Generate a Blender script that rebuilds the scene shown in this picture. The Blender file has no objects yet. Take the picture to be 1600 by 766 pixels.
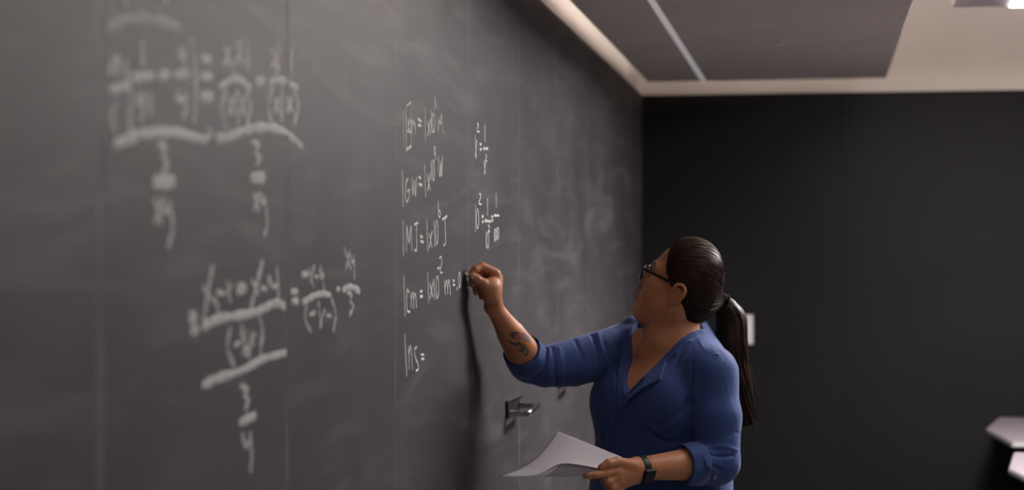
import bpy, bmesh, math, random
import numpy as np
from mathutils import Vector, Matrix

random.seed(7)
rng = np.random.default_rng(7)
S = bpy.context.scene
COL = S.collection

# ------------------------------------------------------------------ camera
EYE = 1.47                       # eye height of the photographer
PHI = math.radians(9.46)         # the lens is turned a little towards the chalkboard wall
FPX = 2900.0                     # focal length in pixels of the 1600 x 766 frame
CAM = np.array([0.86, 0.0, EYE])
FW = np.array([-math.sin(PHI), math.cos(PHI), 0.0])
RT = np.array([math.cos(PHI), math.sin(PHI), 0.0])
UP = np.array([0.0, 0.0, 1.0])
cd = bpy.data.cameras.new('camera')
cam = bpy.data.objects.new('camera', cd)
COL.objects.link(cam)
cam.location = CAM
cam.rotation_euler = (math.pi / 2, 0, PHI)
cd.sensor_width = 36.0
cd.lens = FPX * 36.0 / 1600.0
cd.shift_y = 27.0 / 1600.0
cd.clip_start = 0.05
cd.dof.use_dof = True
cd.dof.focus_distance = 4.42
cd.dof.aperture_fstop = 2.5
S.camera = cam

# ------------------------------------------------------------------ light
w = bpy.data.worlds.new('world')
S.world = w
w.use_nodes = True
w.node_tree.nodes['Background'].inputs[0].default_value = (0.5, 0.5, 0.52, 1)
w.node_tree.nodes['Background'].inputs[1].default_value = 0.02
FILL_LAMP = 10.5                       # strength of the unseen ceiling lights added to light board and woman
S.view_settings.view_transform = 'Standard'
S.view_settings.look = 'None'
S.view_settings.gamma = 1.0
S.view_settings.use_curve_mapping = False
S.view_settings.exposure = 0.0


# ------------------------------------------------------------------ helpers
def pt(px, py, z):
    """a point of the room seen at (px, py) and standing z metres down the lens axis"""
    return CAM + z * (FW + RT * (px - 800) / FPX + UP * (410 - py) / FPX)


def on_wall(px, py):
    """(Y, Z) on the chalkboard wall X = 0"""
    z = CAM[0] / -(FW[0] + RT[0] * (px - 800) / FPX)
    p = pt(px, py, z)
    return p[1], p[2]


def obj(name, me, mat=None, parent=None, loc=None):
    o = bpy.data.objects.new(name, me)
    COL.objects.link(o)
    if mat:
        me.materials.append(mat)
    if parent is not None:
        o.parent = parent
    if loc is not None:
        o.location = loc
    return o


def empty(name, loc, rotz=0):
    o = bpy.data.objects.new(name, None)
    COL.objects.link(o)
    o.empty_display_size = 0.1
    o.location = loc
    o.rotation_euler = (0, 0, rotz)
    return o


def tag(o, label=None, cat=None, group=None, kind=None):
    if label:
        o['label'] = label
    if cat:
        o['category'] = cat
    if group:
        o['group'] = group
    if kind:
        o['kind'] = kind
    return o


def mesh_np(name, V, F, smooth=True, off=(0, 0, 0)):
    """mesh from a vertex array and an (n, k) face array"""
    V = np.asarray(V, np.float64) - np.asarray(off, np.float64)
    F = np.asarray(F, np.int32)
    me = bpy.data.meshes.new(name)
    n, k = F.shape
    me.vertices.add(len(V))
    me.vertices.foreach_set('co', V.astype(np.float32).ravel())
    me.loops.add(n * k)
    me.loops.foreach_set('vertex_index', F.ravel())
    me.polygons.add(n)
    me.polygons.foreach_set('loop_start', np.arange(0, n * k, k, dtype=np.int32))
    me.polygons.foreach_set('loop_total', np.full(n, k, np.int32))
    me.polygons.foreach_set('use_smooth', np.full(n, smooth, bool))
    me.update(calc_edges=True)
    me.validate()
    return me


def bm_mesh(name, bm, smooth=False):
    me = bpy.data.meshes.new(name)
    bmesh.ops.recalc_face_normals(bm, faces=bm.faces[:])
    if smooth:
        for f in bm.faces:
            f.smooth = True
    bm.to_mesh(me)
    bm.free()
    return me


def box(bm, lo, hi, bevel=0.0, seg=2):
    lo, hi = Vector(lo), Vector(hi)
    r = bmesh.ops.create_cube(bm, size=1.0, matrix=Matrix.Translation((lo + hi) / 2) @ Matrix.Diagonal((*(hi - lo), 1)))
    if bevel > 0:
        es = list({e for v in r['verts'] for e in v.link_edges})
        bmesh.ops.bevel(bm, geom=es, offset=bevel, segments=seg, profile=0.5, affect='EDGES')
    return r


def box_obj(name, lo, hi, mat, parent=None, bevel=0.0, loc=None):
    bm = bmesh.new()
    o = Vector(loc) if loc is not None else Vector((0, 0, 0))
    box(bm, Vector(lo) - o, Vector(hi) - o, bevel)
    return obj(name, bm_mesh(name, bm), mat, parent, loc if parent is None else None)


def prism(name, pts, z0, z1, bevel=0.0):
    bm = bmesh.new()
    a = [bm.verts.new((x, y, z0)) for x, y in pts]
    b = [bm.verts.new((x, y, z1)) for x, y in pts]
    bm.faces.new(a[::-1])
    bm.faces.new(b)
    n = len(pts)
    for i in range(n):
        bm.faces.new((a[i], a[(i + 1) % n], b[(i + 1) % n], b[i]))
    if bevel:
        bmesh.ops.bevel(bm, geom=bm.edges[:], offset=bevel, segments=2, profile=0.5, affect='EDGES')
    return bm_mesh(name, bm)


def catmull(P, sub=6):
    P = np.asarray(P, float)
    if len(P) < 3:
        t = np.linspace(0, 1, sub + 1)[:, None]
        return P[0] * (1 - t) + P[-1] * t
    Q = np.vstack([2 * P[0] - P[1], P, 2 * P[-1] - P[-2]])
    out = []
    t = np.linspace(0, 1, sub, endpoint=False)[:, None]
    for i in range(1, len(Q) - 2):
        p0, p1, p2, p3 = Q[i - 1], Q[i], Q[i + 1], Q[i + 2]
        out.append(0.5 * (2 * p1 + (p2 - p0) * t + (2 * p0 - 5 * p1 + 4 * p2 - p3) * t ** 2 + (-p0 + 3 * p1 - 3 * p2 + p3) * t ** 3))
    out.append(P[-1:])
    return np.vstack(out)


def tubes(lines, radii, sides=5):
    """tapered tubes along polylines of one common length; lines (m, n, 3), radii (m, n)"""
    L = np.asarray(lines, float)
    R = np.asarray(radii, float)
    m, n, _ = L.shape
    T = np.gradient(L, axis=1)
    T /= np.linalg.norm(T, axis=2, keepdims=True) + 1e-12
    ref = np.zeros_like(T)
    ref[..., 2] = 1
    par = np.abs(T[..., 2]) > 0.95
    ref[par] = (1, 0, 0)
    A = np.cross(T, ref)
    A /= np.linalg.norm(A, axis=2, keepdims=True) + 1e-12
    B = np.cross(T, A)
    a = np.arange(sides) * 2 * math.pi / sides
    V = L[:, :, None] + R[:, :, None, None] * (A[:, :, None] * np.cos(a)[:, None] + B[:, :, None] * np.sin(a)[:, None])
    idx = np.arange(m * n * sides).reshape(m, n, sides)
    q = np.stack([idx[:, :-1], np.roll(idx, -1, 2)[:, :-1], np.roll(idx, -1, 2)[:, 1:], idx[:, 1:]], -1).reshape(-1, 4)
    return V.reshape(-1, 3), q


def tube_obj(name, path, rad, mat, parent=None, sides=8, off=(0, 0, 0), sub=6, closed=False):
    P = np.asarray(path, float)
    if closed:
        P = np.vstack([P[-2:], P, P[:3]])
        c = catmull(P, sub)
        c = c[2 * sub:-(2 * sub)]
    else:
        c = catmull(P, sub)
    r = np.interp(np.linspace(0, 1, len(c)), np.linspace(0, 1, np.size(rad)), np.atleast_1d(rad)) if np.size(rad) > 1 else np.full(len(c), float(rad))
    V, F = tubes(c[None], r[None], sides)
    me = mesh_np(name, V, F, True, off)
    if not closed:
        bm = bmesh.new()
        bm.from_mesh(me)
        bmesh.ops.holes_fill(bm, edges=[e for e in bm.edges if e.is_boundary])
        bm.to_mesh(me)
        bm.free()
    return obj(name, me, mat, parent)


# ------------------------------------------------------------------ materials
def mat(name, col, rough=0.6, metal=0.0, spec=0.5, build=None):
    m = bpy.data.materials.new(name)
    m.use_nodes = True
    nt = m.node_tree
    b = nt.nodes['Principled BSDF']
    b.inputs['Base Color'].default_value = (*col, 1)
    b.inputs['Roughness'].default_value = rough
    b.inputs['Metallic'].default_value = metal
    b.inputs['Specular IOR Level'].default_value = spec
    if build:
        build(nt, b)
    return m


def nnode(nt, t, **kw):
    n = nt.nodes.new(t)
    for k, v in kw.items():
        if k.startswith('i_'):
            key = k[2:]
            n.inputs[int(key) if key.isdigit() else key].default_value = v
        else:
            setattr(n, k, v)
    return n


def noise(nt, scale, detail=4, rough=0.55, vec=None, stretch=None, dist=0.0, coord='Object'):
    tc = nnode(nt, 'ShaderNodeTexCoord')
    mp = nnode(nt, 'ShaderNodeMapping')
    mp.inputs['Scale'].default_value = stretch or (1, 1, 1)
    nt.links.new(tc.outputs[coord], mp.inputs['Vector'])
    n = nnode(nt, 'ShaderNodeTexNoise')
    n.inputs['Scale'].default_value = scale
    n.inputs['Detail'].default_value = detail
    n.inputs['Roughness'].default_value = rough
    n.inputs['Distortion'].default_value = dist
    nt.links.new(mp.outputs[0], n.inputs['Vector'])
    return n.outputs['Fac']


def ramp(nt, fac, stops):
    r = nnode(nt, 'ShaderNodeValToRGB')
    el = r.color_ramp.elements
    while len(el) < len(stops):
        el.new(0.5)
    for e, (p, c) in zip(el, stops):
        e.position = p
        e.color = (*c, 1) if len(c) == 3 else c
    nt.links.new(fac, r.inputs[0])
    return r.outputs[0]


def mixc(nt, fac, a, b, mode='MIX'):
    m = nnode(nt, 'ShaderNodeMix', data_type='RGBA', blend_type=mode)
    for s, v in ((m.inputs[0], fac), (m.inputs[6], a), (m.inputs[7], b)):
        if isinstance(v, (int, float)):
            s.default_value = v
        elif isinstance(v, tuple):
            s.default_value = (*v, 1) if len(v) == 3 else v
        else:
            nt.links.new(v, s)
    return m.outputs[2]


def bump(nt, b, h, strength=0.2, dist=0.002):
    n = nnode(nt, 'ShaderNodeBump')
    n.inputs['Strength'].default_value = strength
    n.inputs['Distance'].default_value = dist
    nt.links.new(h, n.inputs['Height'])
    nt.links.new(n.outputs[0], b.inputs['Normal'])


def g_(v):
    return (v, v, v)


def build_board(nt, b):
    # slate paint with wiped chalk dust: broad clouds, wiping streaks, fine grain
    clouds = noise(nt, 1.5, 5, 0.55, stretch=(1, 0.8, 0.9), dist=1.0)
    wipes = noise(nt, 2.0, 4, 0.5, stretch=(1, 0.8, 5.0), dist=1.4)
    c1 = ramp(nt, clouds, [(0.32, (0.040, 0.0355, 0.040)), (0.70, (0.070, 0.0635, 0.070))])
    c2 = ramp(nt, wipes, [(0.50, g_(0.0)), (0.8, g_(0.055))])
    c = mixc(nt, 1.0, c1, c2, 'ADD')
    grain = noise(nt, 260, 2, 0.5)
    c3 = mixc(nt, 0.25, c, ramp(nt, grain, [(0.3, g_(0.6)), (0.7, g_(1.0))]), 'MULTIPLY')
    nt.links.new(c3, b.inputs['Base Color'])
    bump(nt, b, grain, 0.15, 0.001)


def build_edge(nt, b):
    n = noise(nt, 3.0, 4, 0.6, stretch=(1, 1, 2.0))
    nt.links.new(ramp(nt, n, [(0.36, (0.070, 0.064, 0.069)), (0.64, (0.20, 0.187, 0.196))]), b.inputs['Base Color'])


def build_darkwall(nt, b):
    n = noise(nt, 0.9, 4, 0.6, stretch=(1, 1, 1.4), dist=0.5)
    nt.links.new(ramp(nt, n, [(0.3, (0.0068, 0.0064, 0.0072)), (0.75, (0.0110, 0.0104, 0.0116))]), b.inputs['Base Color'])
    bump(nt, b, noise(nt, 180, 2), 0.1, 0.001)


def build_plaster(nt, b):
    n = noise(nt, 2.0, 4)
    nt.links.new(ramp(nt, n, [(0.3, (0.62, 0.565, 0.525)), (0.7, (0.68, 0.62, 0.58))]), b.inputs['Base Color'])
    bump(nt, b, noise(nt, 90, 3), 0.12, 0.001)


def build_cloud(nt, b):
    n = noise(nt, 3.0, 4)
    nt.links.new(ramp(nt, n, [(0.3, (0.57, 0.52, 0.485)), (0.7, (0.62, 0.565, 0.53))]), b.inputs['Base Color'])
    bump(nt, b, noise(nt, 400, 2), 0.15, 0.001)


def build_chalk(nt, b):
    n = noise(nt, 170, 3, 0.6)
    n2 = noise(nt, 14, 2, 0.5)
    nt.links.new(ramp(nt, n2, [(0.3, (0.78, 0.77, 0.77)), (0.7, (0.95, 0.94, 0.95))]), b.inputs['Base Color'])
    r = ramp(nt, n, [(0.32, g_(0.55)), (0.46, g_(1.0))])
    nt.links.new(r, b.inputs['Alpha'])


def build_chalk_faint(nt, b):
    n = noise(nt, 170, 3, 0.6)
    b.inputs['Base Color'].default_value = (0.62, 0.6, 0.6, 1)
    nt.links.new(ramp(nt, n, [(0.34, g_(0.30)), (0.54, g_(0.80))]), b.inputs['Alpha'])


def build_chalk_soft(nt, b):
    n = noise(nt, 150, 3, 0.6)
    b.inputs['Base Color'].default_value = (0.80, 0.79, 0.80, 1)
    nt.links.new(ramp(nt, n, [(0.36, g_(0.35)), (0.54, g_(0.95))]), b.inputs['Alpha'])


def build_skin(nt, b):
    at = nnode(nt, 'ShaderNodeVertexColor', layer_name='ink')
    n = noise(nt, 26, 4, 0.6)
    base = ramp(nt, n, [(0.3, (0.50, 0.205, 0.098)), (0.7, (0.585, 0.258, 0.130))])
    c = mixc(nt, at.outputs['Alpha'], base, at.outputs['Color'])
    nt.links.new(c, b.inputs['Base Color'])
    b.inputs['Subsurface Weight'].default_value = 0.12
    b.inputs['Subsurface Radius'].default_value = (0.010, 0.004, 0.002)
    b.inputs['Subsurface Scale'].default_value = 1.0
    bump(nt, b, noise(nt, 420, 3), 0.15, 0.0006)


def build_blouse(nt, b):
    n = noise(nt, 7, 4, 0.5)
    nt.links.new(ramp(nt, n, [(0.3, (0.038, 0.070, 0.218)), (0.7, (0.048, 0.085, 0.255))]), b.inputs['Base Color'])
    b.inputs['Sheen Weight'].default_value = 0.15
    b.inputs['Sheen Roughness'].default_value = 0.4
    wv = noise(nt, 900, 2)
    cr = noise(nt, 16, 3, 0.5, stretch=(1, 1, 0.5), dist=0.8)
    ad = nnode(nt, 'ShaderNodeMath', operation='MULTIPLY_ADD')
    ad.inputs[1].default_value = 0.05
    nt.links.new(wv, ad.inputs[0])
    nt.links.new(cr, ad.inputs[2])
    bump(nt, b, ad.outputs[0], 0.5, 0.008)


def build_hair(nt, b):
    n = noise(nt, 60, 3, 0.6)
    nt.links.new(ramp(nt, n, [(0.3, (0.012, 0.006, 0.004)), (0.75, (0.050, 0.021, 0.011))]), b.inputs['Base Color'])


def build_paper(nt, b):
    n = noise(nt, 30, 3)
    nt.links.new(ramp(nt, n, [(0.3, (0.74, 0.70, 0.74)), (0.7, (0.78, 0.74, 0.78))]), b.inputs['Base Color'])


def build_steel(nt, b):
    n = noise(nt, 60, 3, 0.6, stretch=(1, 12, 1))
    nt.links.new(ramp(nt, n, [(0.3, g_(0.14)), (0.7, g_(0.24))]), b.inputs['Roughness'])


def build_table(nt, b):
    n = noise(nt, 5, 3)
    nt.links.new(ramp(nt, n, [(0.3, (0.165, 0.142, 0.155)), (0.7, (0.18, 0.156, 0.17))]), b.inputs['Base Color'])


def build_floor(nt, b):
    n = noise(nt, 40, 4)
    nt.links.new(ramp(nt, n, [(0.3, (0.09, 0.088, 0.09)), (0.7, (0.15, 0.145, 0.145))]), b.inputs['Base Color'])
    bump(nt, b, noise(nt, 300, 2), 0.5, 0.003)


def emit(name, col, st):
    m = bpy.data.materials.new(name)
    m.use_nodes = True
    nt = m.node_tree
    b = nt.nodes['Principled BSDF']
    b.inputs['Base Color'].default_value = (0.8, 0.8, 0.8, 1)
    b.inputs['Emission Color'].default_value = (*col, 1)
    b.inputs['Emission Strength'].default_value = st
    return m


M = dict(
    board=mat('slate_board', (0.05, 0.05, 0.05), 0.55, 0, 0.27, build_board),
    edge=mat('dusty_board_edge', (0.2, 0.2, 0.2), 0.55, 0, 0.27, build_edge),
    core=mat('dark_board_core', (0.006, 0.006, 0.006), 0.9, 0, 0.1),
    darkwall=mat('charcoal_wall_paint', (0.02, 0.02, 0.02), 0.6, 0, 0.12, build_darkwall),
    plaster=mat('cream_plaster', (0.62, 0.57, 0.5), 0.9, 0, 0.2, build_plaster),
    cloud=mat('acoustic_panel', (0.45, 0.4, 0.39), 0.95, 0, 0.1, build_cloud),
    chalk=mat('chalk_line', (0.8, 0.8, 0.8), 0.6, 0, 0.22, build_chalk),
    faint=mat('rubbed_chalk_line', (0.6, 0.6, 0.6), 0.55, 0, 0.27, build_chalk_faint),
    soft=mat('soft_chalk_line', (0.6, 0.6, 0.6), 0.55, 0, 0.25, build_chalk_soft),
    chalkstick=mat('chalk_stick', (0.85, 0.84, 0.82), 0.9, 0, 0.1),
    skin=mat('skin', (0.5, 0.26, 0.16), 0.5, 0, 0.4, build_skin),
    blouse=mat('blue_cotton', (0.04, 0.09, 0.3), 0.75, 0, 0.25, build_blouse),
    seam=mat('blue_thread', (0.075, 0.13, 0.36), 0.8, 0, 0.2),
    hair=mat('dark_brown_hair', (0.03, 0.016, 0.01), 0.5, 0, 0.2, build_hair),
    tie=mat('black_elastic', (0.008, 0.008, 0.009), 0.9, 0, 0.1),
    frame=mat('black_acetate', (0.006, 0.006, 0.007), 0.18),
    glass=mat('spectacle_lens', (1, 1, 1), 0.02),
    band=mat('black_rubber', (0.008, 0.008, 0.009), 0.5),
    screen=mat('dark_watch_glass', (0.003, 0.003, 0.004), 0.12, 0, 0.2),
    button=mat('blue_grey_button', (0.25, 0.28, 0.40), 0.3),
    paper=mat('white_paper', (0.76, 0.72, 0.76), 0.85, 0, 0.2, build_paper),
    steel=mat('brushed_steel', (0.62, 0.58, 0.57), 0.4, 1.0, 0.5, build_steel),
    black=mat('black_metal', (0.012, 0.012, 0.012), 0.4),
    table=mat('pale_laminate', (0.6, 0.55, 0.58), 0.5, 0, 0.3, build_table),
    tedge=mat('grey_edge_band', (0.30, 0.29, 0.28), 0.6),
    floor=mat('grey_carpet', (0.12, 0.12, 0.12), 0.95, 0, 0.1, build_floor),
    white=mat('white_plastic', (0.62, 0.58, 0.60), 0.4),
    housing=mat('lamp_housing', (0.56, 0.52, 0.56), 0.5),
    trouser=mat('black_trousers', (0.012, 0.012, 0.015), 0.85),
    shoe=mat('black_leather', (0.01, 0.01, 0.01), 0.4),
    eye=mat('eye_white', (0.7, 0.68, 0.65), 0.2),
    lamp=emit('added_lamp_emitter', (1.0, 0.94, 0.93), FILL_LAMP),
    key=emit('bright_diffuser', (1.0, 0.95, 0.93), 75.0),
    cove_fill=emit('added_cove_emitter', (1.0, 0.96, 0.86), 3.5),  # glow for the hidden bars added on top of the ceiling cloud
    top_fill=emit('added_top_emitter', (1.0, 0.94, 0.92), 42.0),  # upward glow added to the hanging lamp for a brighter ceiling
    strip=emit('strip_with_glow', (1.0, 0.96, 1.0), 0.22),  # weak emission put into the strip so it looks brighter
)
gl = M['glass'].node_tree.nodes['Principled BSDF']
gl.inputs['Transmission Weight'].default_value = 1.0
gl.inputs['IOR'].default_value = 1.1

# ------------------------------------------------------------------ room shell
BT = EYE + 0.815                 # top of the chalkboard band
H = 2.95                         # ceiling
XR, Y0, YB = 6.4, -3.2, 9.0


def struct(name, lo, hi, m):
    return tag(box_obj(name, lo, hi, m), kind='structure')


floor = struct('floor', (-0.3, Y0 - 0.2, -0.1), (XR + 0.2, YB + 0.3, 0.0), M['floor'])
ceiling = struct('ceiling', (-0.3, Y0 - 0.2, H), (XR + 0.2, YB + 0.3, H + 0.1), M['plaster'])
wall_left = struct('wall_left', (-0.25, Y0 - 0.2, 0), (-0.02, YB + 0.2, H), M['plaster'])
wall_back = struct('wall_back', (-0.02, YB + 0.02, 0), (XR + 0.2, YB + 0.25, H), M['plaster'])
wall_right = struct('wall_right', (XR, Y0, 0), (XR + 0.2, YB + 0.02, H), M['plaster'])
wall_front = struct('wall_front', (-0.02, Y0 - 0.2, 0), (XR, Y0, H), M['plaster'])


def panel(name, axis, a, b, z0, z1, front, thick, m, parent, cham=0.003, gap=0.0015):
    """a board panel with dusty chamfered edges; axis 'y' on the left wall, 'x' on the back wall"""
    a, b = a + gap, b - gap
    c = cham
    prof = [(0, 0, 0), (c, 0, 1)]
    out = []
    for inset, depth in ((0, -thick), (0, -c * 0.12), (c, 0)):
        ring = [(a + inset, z0 + inset), (b - inset, z0 + inset), (b - inset, z1 - inset), (a + inset, z1 - inset)]
        for s, z in ring:
            out.append((front + depth, s, z) if axis == 'y' else (s, front - depth, z))
    F = []
    mi = []
    for k, mat_i in ((0, 2), (4, 1)):
        for i in range(4):
            j = (i + 1) % 4
            F.append((k + i, k + j, k + 4 + j, k + 4 + i))
            mi.append(mat_i)
    F.append((8, 9, 10, 11))
    mi.append(0)
    F.append((3, 2, 1, 0))
    mi.append(2)
    me = bpy.data.meshes.new(name)
    me.from_pydata(out, [], F)
    bm = bmesh.new()
    bm.from_mesh(me)
    bmesh.ops.recalc_face_normals(bm, faces=bm.faces[:])
    bm.to_mesh(me)
    bm.free()
    for q in m:
        me.materials.append(q)
    for p, i in zip(me.polygons, mi):
        p.material_index = i
    o = bpy.data.objects.new(name, me)
    COL.objects.link(o)
    o.parent = parent
    return o


seams = [Y0, -2.61, -1.82, -1.03, -0.24, 0.55, 1.34, 2.133, 2.93, 3.708, 4.504, 5.29, 6.08, 6.87, 7.66, 8.45, YB]
panels = []
for a, b in zip(seams[:-1], seams[1:]):
    panels.append(panel('board_panel', 'y', a, b, 0.12, BT, 0.0, 0.018, [M['board'], M['edge'], M['core']], wall_left,
                        0.0085 if abs(a - 2.133) < .1 or abs(b - 2.133) < .1 else 0.0035, 0.0009 if abs(a - 4.504) < .1 or abs(b - 4.504) < .1 else 0.0002))
bx = [0.0, 0.978, 2.16, 3.34, 4.52, 5.46, XR]
for a, b in zip(bx[:-1], bx[1:]):
    panel('wall_panel', 'x', a, b, 0.12, BT - 0.004, YB, 0.018, [M['darkwall'], M['core'], M['core']], wall_back, 0.0008, 0.0004)
tag(box_obj('baseboard_left', (-0.02, Y0, 0), (-0.004, YB, 0.118), M['black']), kind='structure')
tag(box_obj('baseboard_back', (0.0, YB + 0.004, 0), (XR, YB + 0.02, 0.118), M['black']), kind='structure')
# right wall: plain dark band too
panel('wall_panel', 'y', Y0, YB, 0.12, BT, 0, 0.0, [M['darkwall'], M['core'], M['core']], wall_right) if False else None

# hanging ceiling cloud: two acoustic panels with a thin strip between them, brightened by a weak added glow
CZ = EYE + 0.845
cl = empty('ceiling_cloud', (0.6, 6.8, CZ))
tag(cl, 'long grey suspended ceiling panel running along the chalkboard wall', 'ceiling panel')


def rel(o, root):
    """keep a mesh built in room coordinates in place under its root"""
    o.parent = root
    o.data.transform(Matrix.Translation(-root.location)) if o.data.users == 1 else None
    return o


for lo, hi, nm, mt in (((0.06, 5.0, CZ), (0.308, 8.68, CZ + 0.04), 'acoustic_panel', 'cloud'),
                       ((0.330, 5.0, CZ), (1.154, 8.68, CZ + 0.04), 'acoustic_panel', 'cloud'),
                       ((0.309, 5.0, CZ - 0.004), (0.329, 8.675, CZ + 0.03), 'glowing_strip', 'strip'),
                       ((0.10, 5.05, CZ + 0.042), (0.14, 8.60, CZ + 0.06), 'added_cove_glow', 'cove_fill'),  # hidden glowing bars, added to brighten the cream walls above the boards
                       ((0.20, 8.56, CZ + 0.042), (1.10, 8.60, CZ + 0.06), 'added_cove_glow', 'cove_fill')):
    rel(box_obj(nm, lo, hi, M[mt], None, 0.002), cl)
for y in (5.3, 8.3):
    for x in (0.2, 1.0):
        bm = bmesh.new()
        bmesh.ops.create_cone(bm, cap_ends=True, segments=8, radius1=0.004, radius2=0.004, depth=H - CZ - 0.03,
                              matrix=Matrix.Translation((x, y, (H + CZ + 0.03) / 2)))
        rel(obj('hanger_rod', bm_mesh('hanger_rod', bm), M['steel']), cl)
bm = bmesh.new()
bmesh.ops.create_cone(bm, cap_ends=True, segments=24, radius1=0.026, radius2=0.036, depth=0.012, matrix=Matrix.Translation((0.707, 7.2, CZ - 0.006)))
sp = obj('sprinkler_cap', bm_mesh('sprinkler_cap', bm), M['cloud'])
rel(sp, cl)


def ceiling_light(x0, x1, y0, y1, z, thick, inset, label, grp=None, rods=False, lamp='lamp'):
    r = empty('ceiling_light', ((x0 + x1) / 2, (y0 + y1) / 2, z))
    tag(r, label, 'ceiling light', grp)
    hb = box_obj('housing', (x0, y0, z), (x1, y1, z + thick), M['housing'], None, 0.004)
    rel(hb, r)
    rel(box_obj('diffuser', (x0 + inset[0], y0 + inset[1], z - 0.004), (x1 - inset[0], y1 - inset[1], z + 0.001), M[lamp], None, 0.001), r)
    if rods:
        rel(box_obj('added_top_glow', (x0 + .1, y0 + .1, z + thick), (x1 - .1, y1 - .1, z + thick + .006), M['top_fill'], None, 0.001), r)  # added glowing top, brightens the ceiling and cream wall
        for yy in (y0 + 0.2, y1 - 0.2):
            bm = bmesh.new()
            bmesh.ops.create_cone(bm, cap_ends=True, segments=8, radius1=0.005, radius2=0.005, depth=H - z - thick,
                                  matrix=Matrix.Translation(((x0 + x1) / 2, yy, (H + z + thick) / 2)))
            rel(obj('hanger_rod', bm_mesh('hanger_rod', bm), M['steel']), r)
    return r


ceiling_light(1.34, 2.30, 5.75, 7.10, EYE + 0.95, 0.07, (0.21, 0.012), 'boxy hanging lamp with glowing underside at the upper right, near the far wall', None, True, 'key')
for y, lb in ((0.7, 'added unseen rectangular ceiling light nearest the camera'), (4.3, 'added unseen rectangular ceiling light beside the near end of the hanging panel')):
    ceiling_light(1.5, 2.1, y, y + 1.2, H - 0.03, 0.03, (0.03, 0.03), lb, 'added ceiling lights')  # added out of view to light the board and the woman

# ------------------------------------------------------------------ chalk writing
CR = {  # sub-frames of the wall in which the strokes are written: origin and scale
    'A': (610, 140, 3.83), 'B': (610, 300, 3.83), 'C': (610, 420, 3.83),
    'L1': (130, 0, 3.065), 'L2': (150, 200, 3.83), 'L3': (280, 360, 3.83), 'L4': (280, 520, 3.1125)}


def ell(cx, cy, rx, ry, n=14, a0=-90, a1=270):
    return [(cx + rx * math.cos(math.radians(a)), cy + ry * math.sin(math.radians(a))) for a in np.linspace(a0, a1, n)]


def chalk(name, label, frame, strokes, wid=0.0055, m='chalk', parent=None):
    ox, oy, sc = CR[frame]
    thin = 0.95 if frame[0] == 'L' else 0.9
    V, F = [], []
    for st in strokes:
        wd = wid
        if isinstance(st[0], (int, float)):
            wd, st = st[0], st[1]
        wd = wd * thin
        P = np.array([on_wall(ox + x / sc, oy + y / sc) for x, y in st])
        c = catmull(P, 5)
        T = np.gradient(c, axis=0)
        T /= np.linalg.norm(T, axis=1, keepdims=True) + 1e-9
        c = np.vstack([c[:1] - T[:1] * wd * 0.45, c, c[-1:] + T[-1:] * wd * 0.45])
        T = np.vstack([T[:1], T, T[-1:]])
        N = np.stack([-T[:, 1], T[:, 0]], 1)
        ww = wd * (0.5 + 0.08 * rng.standard_normal(len(c)))
        ww[0] *= 0.5
        ww[-1] *= 0.5
        b0 = len(V)
        for k in range(len(c)):
            for s, x in ((-1, 0.0002), (-0.5, 0.0009), (0.5, 0.0009), (1, 0.0002)):
                q = c[k] + N[k] * ww[k] * s
                V.append((x, q[0], q[1]))
            if k:
                for j in range(3):
                    i = b0 + 4 * (k - 1) + j
                    F.append((i, i + 1, i + 5, i + 4))
    me = mesh_np(name, V, F, False)
    o = obj(name, me, M[m], parent)
    o['label'] = label
    return o


def pan_at(px):
    y = on_wall(px, 400)[0]
    for p, a, b in zip(panels, seams[:-1], seams[1:]):
        if a <= y < b:
            return p
    return panels[-1]


pa, pb, pc, pd = pan_at(680), pan_at(760), pan_at(300), pan_at(520)
chalk('chalk_equation', 'chalked line reading 1km = 1x10^3 m with a boxed k', 'A', [
    [(75, 130), (78, 340)], [(92, 112), (95, 362)], [(95, 100), (122, 76)], [(121, 76), (123, 338)], (0.0075, [(94, 362), (123, 340)]),
    [(104, 175), (107, 245)], [(118, 185), (107, 215), (112, 240), (121, 262)], [(100, 248), (112, 255)],
    [(125, 190), (128, 262)], [(128, 212), (136, 186), (141, 214)], [(141, 220), (146, 200), (149, 265)],
    (0.007, [(164, 176), (184, 190)]), (0.007, [(164, 213), (183, 216)]),
    [(207, 110), (208, 310)], [(220, 190), (239, 270)], [(238, 182), (221, 275)], [(243, 125), (244, 255)], ell(256, 200, 8, 56),
    [(262, 46), (269, 58), (264, 76), (271, 92), (264, 117)],
    [(288, 165), (285, 245)], [(288, 180), (298, 205), (302, 165)], [(302, 165), (306, 155), (313, 257)]], parent=pa)
chalk('chalk_equation', 'chalked line reading 1GW = 1x10^9 W', 'A', [
    [(70, 485), (76, 695)], [(104, 535), (93, 560), (89, 640), (97, 672), (108, 650), (112, 604)], [(100, 608), (114, 601)],
    [(128, 530), (133, 632), (142, 545), (149, 638), (155, 530)], (0.0075, [(168, 524), (180, 530)]), (0.0075, [(170, 567), (187, 573)]),
    [(203, 450), (210, 640)], [(220, 510), (237, 600)], [(237, 505), (223, 606)], [(243, 430), (245, 540)], ell(257, 485, 6, 62),
    ell(263, 366, 5, 22), [(268, 345), (269, 418)],
    [(286, 405), (290, 500), (297, 512), (300, 430), (303, 510), (307, 500), (310, 398)]], parent=pa)
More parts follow.
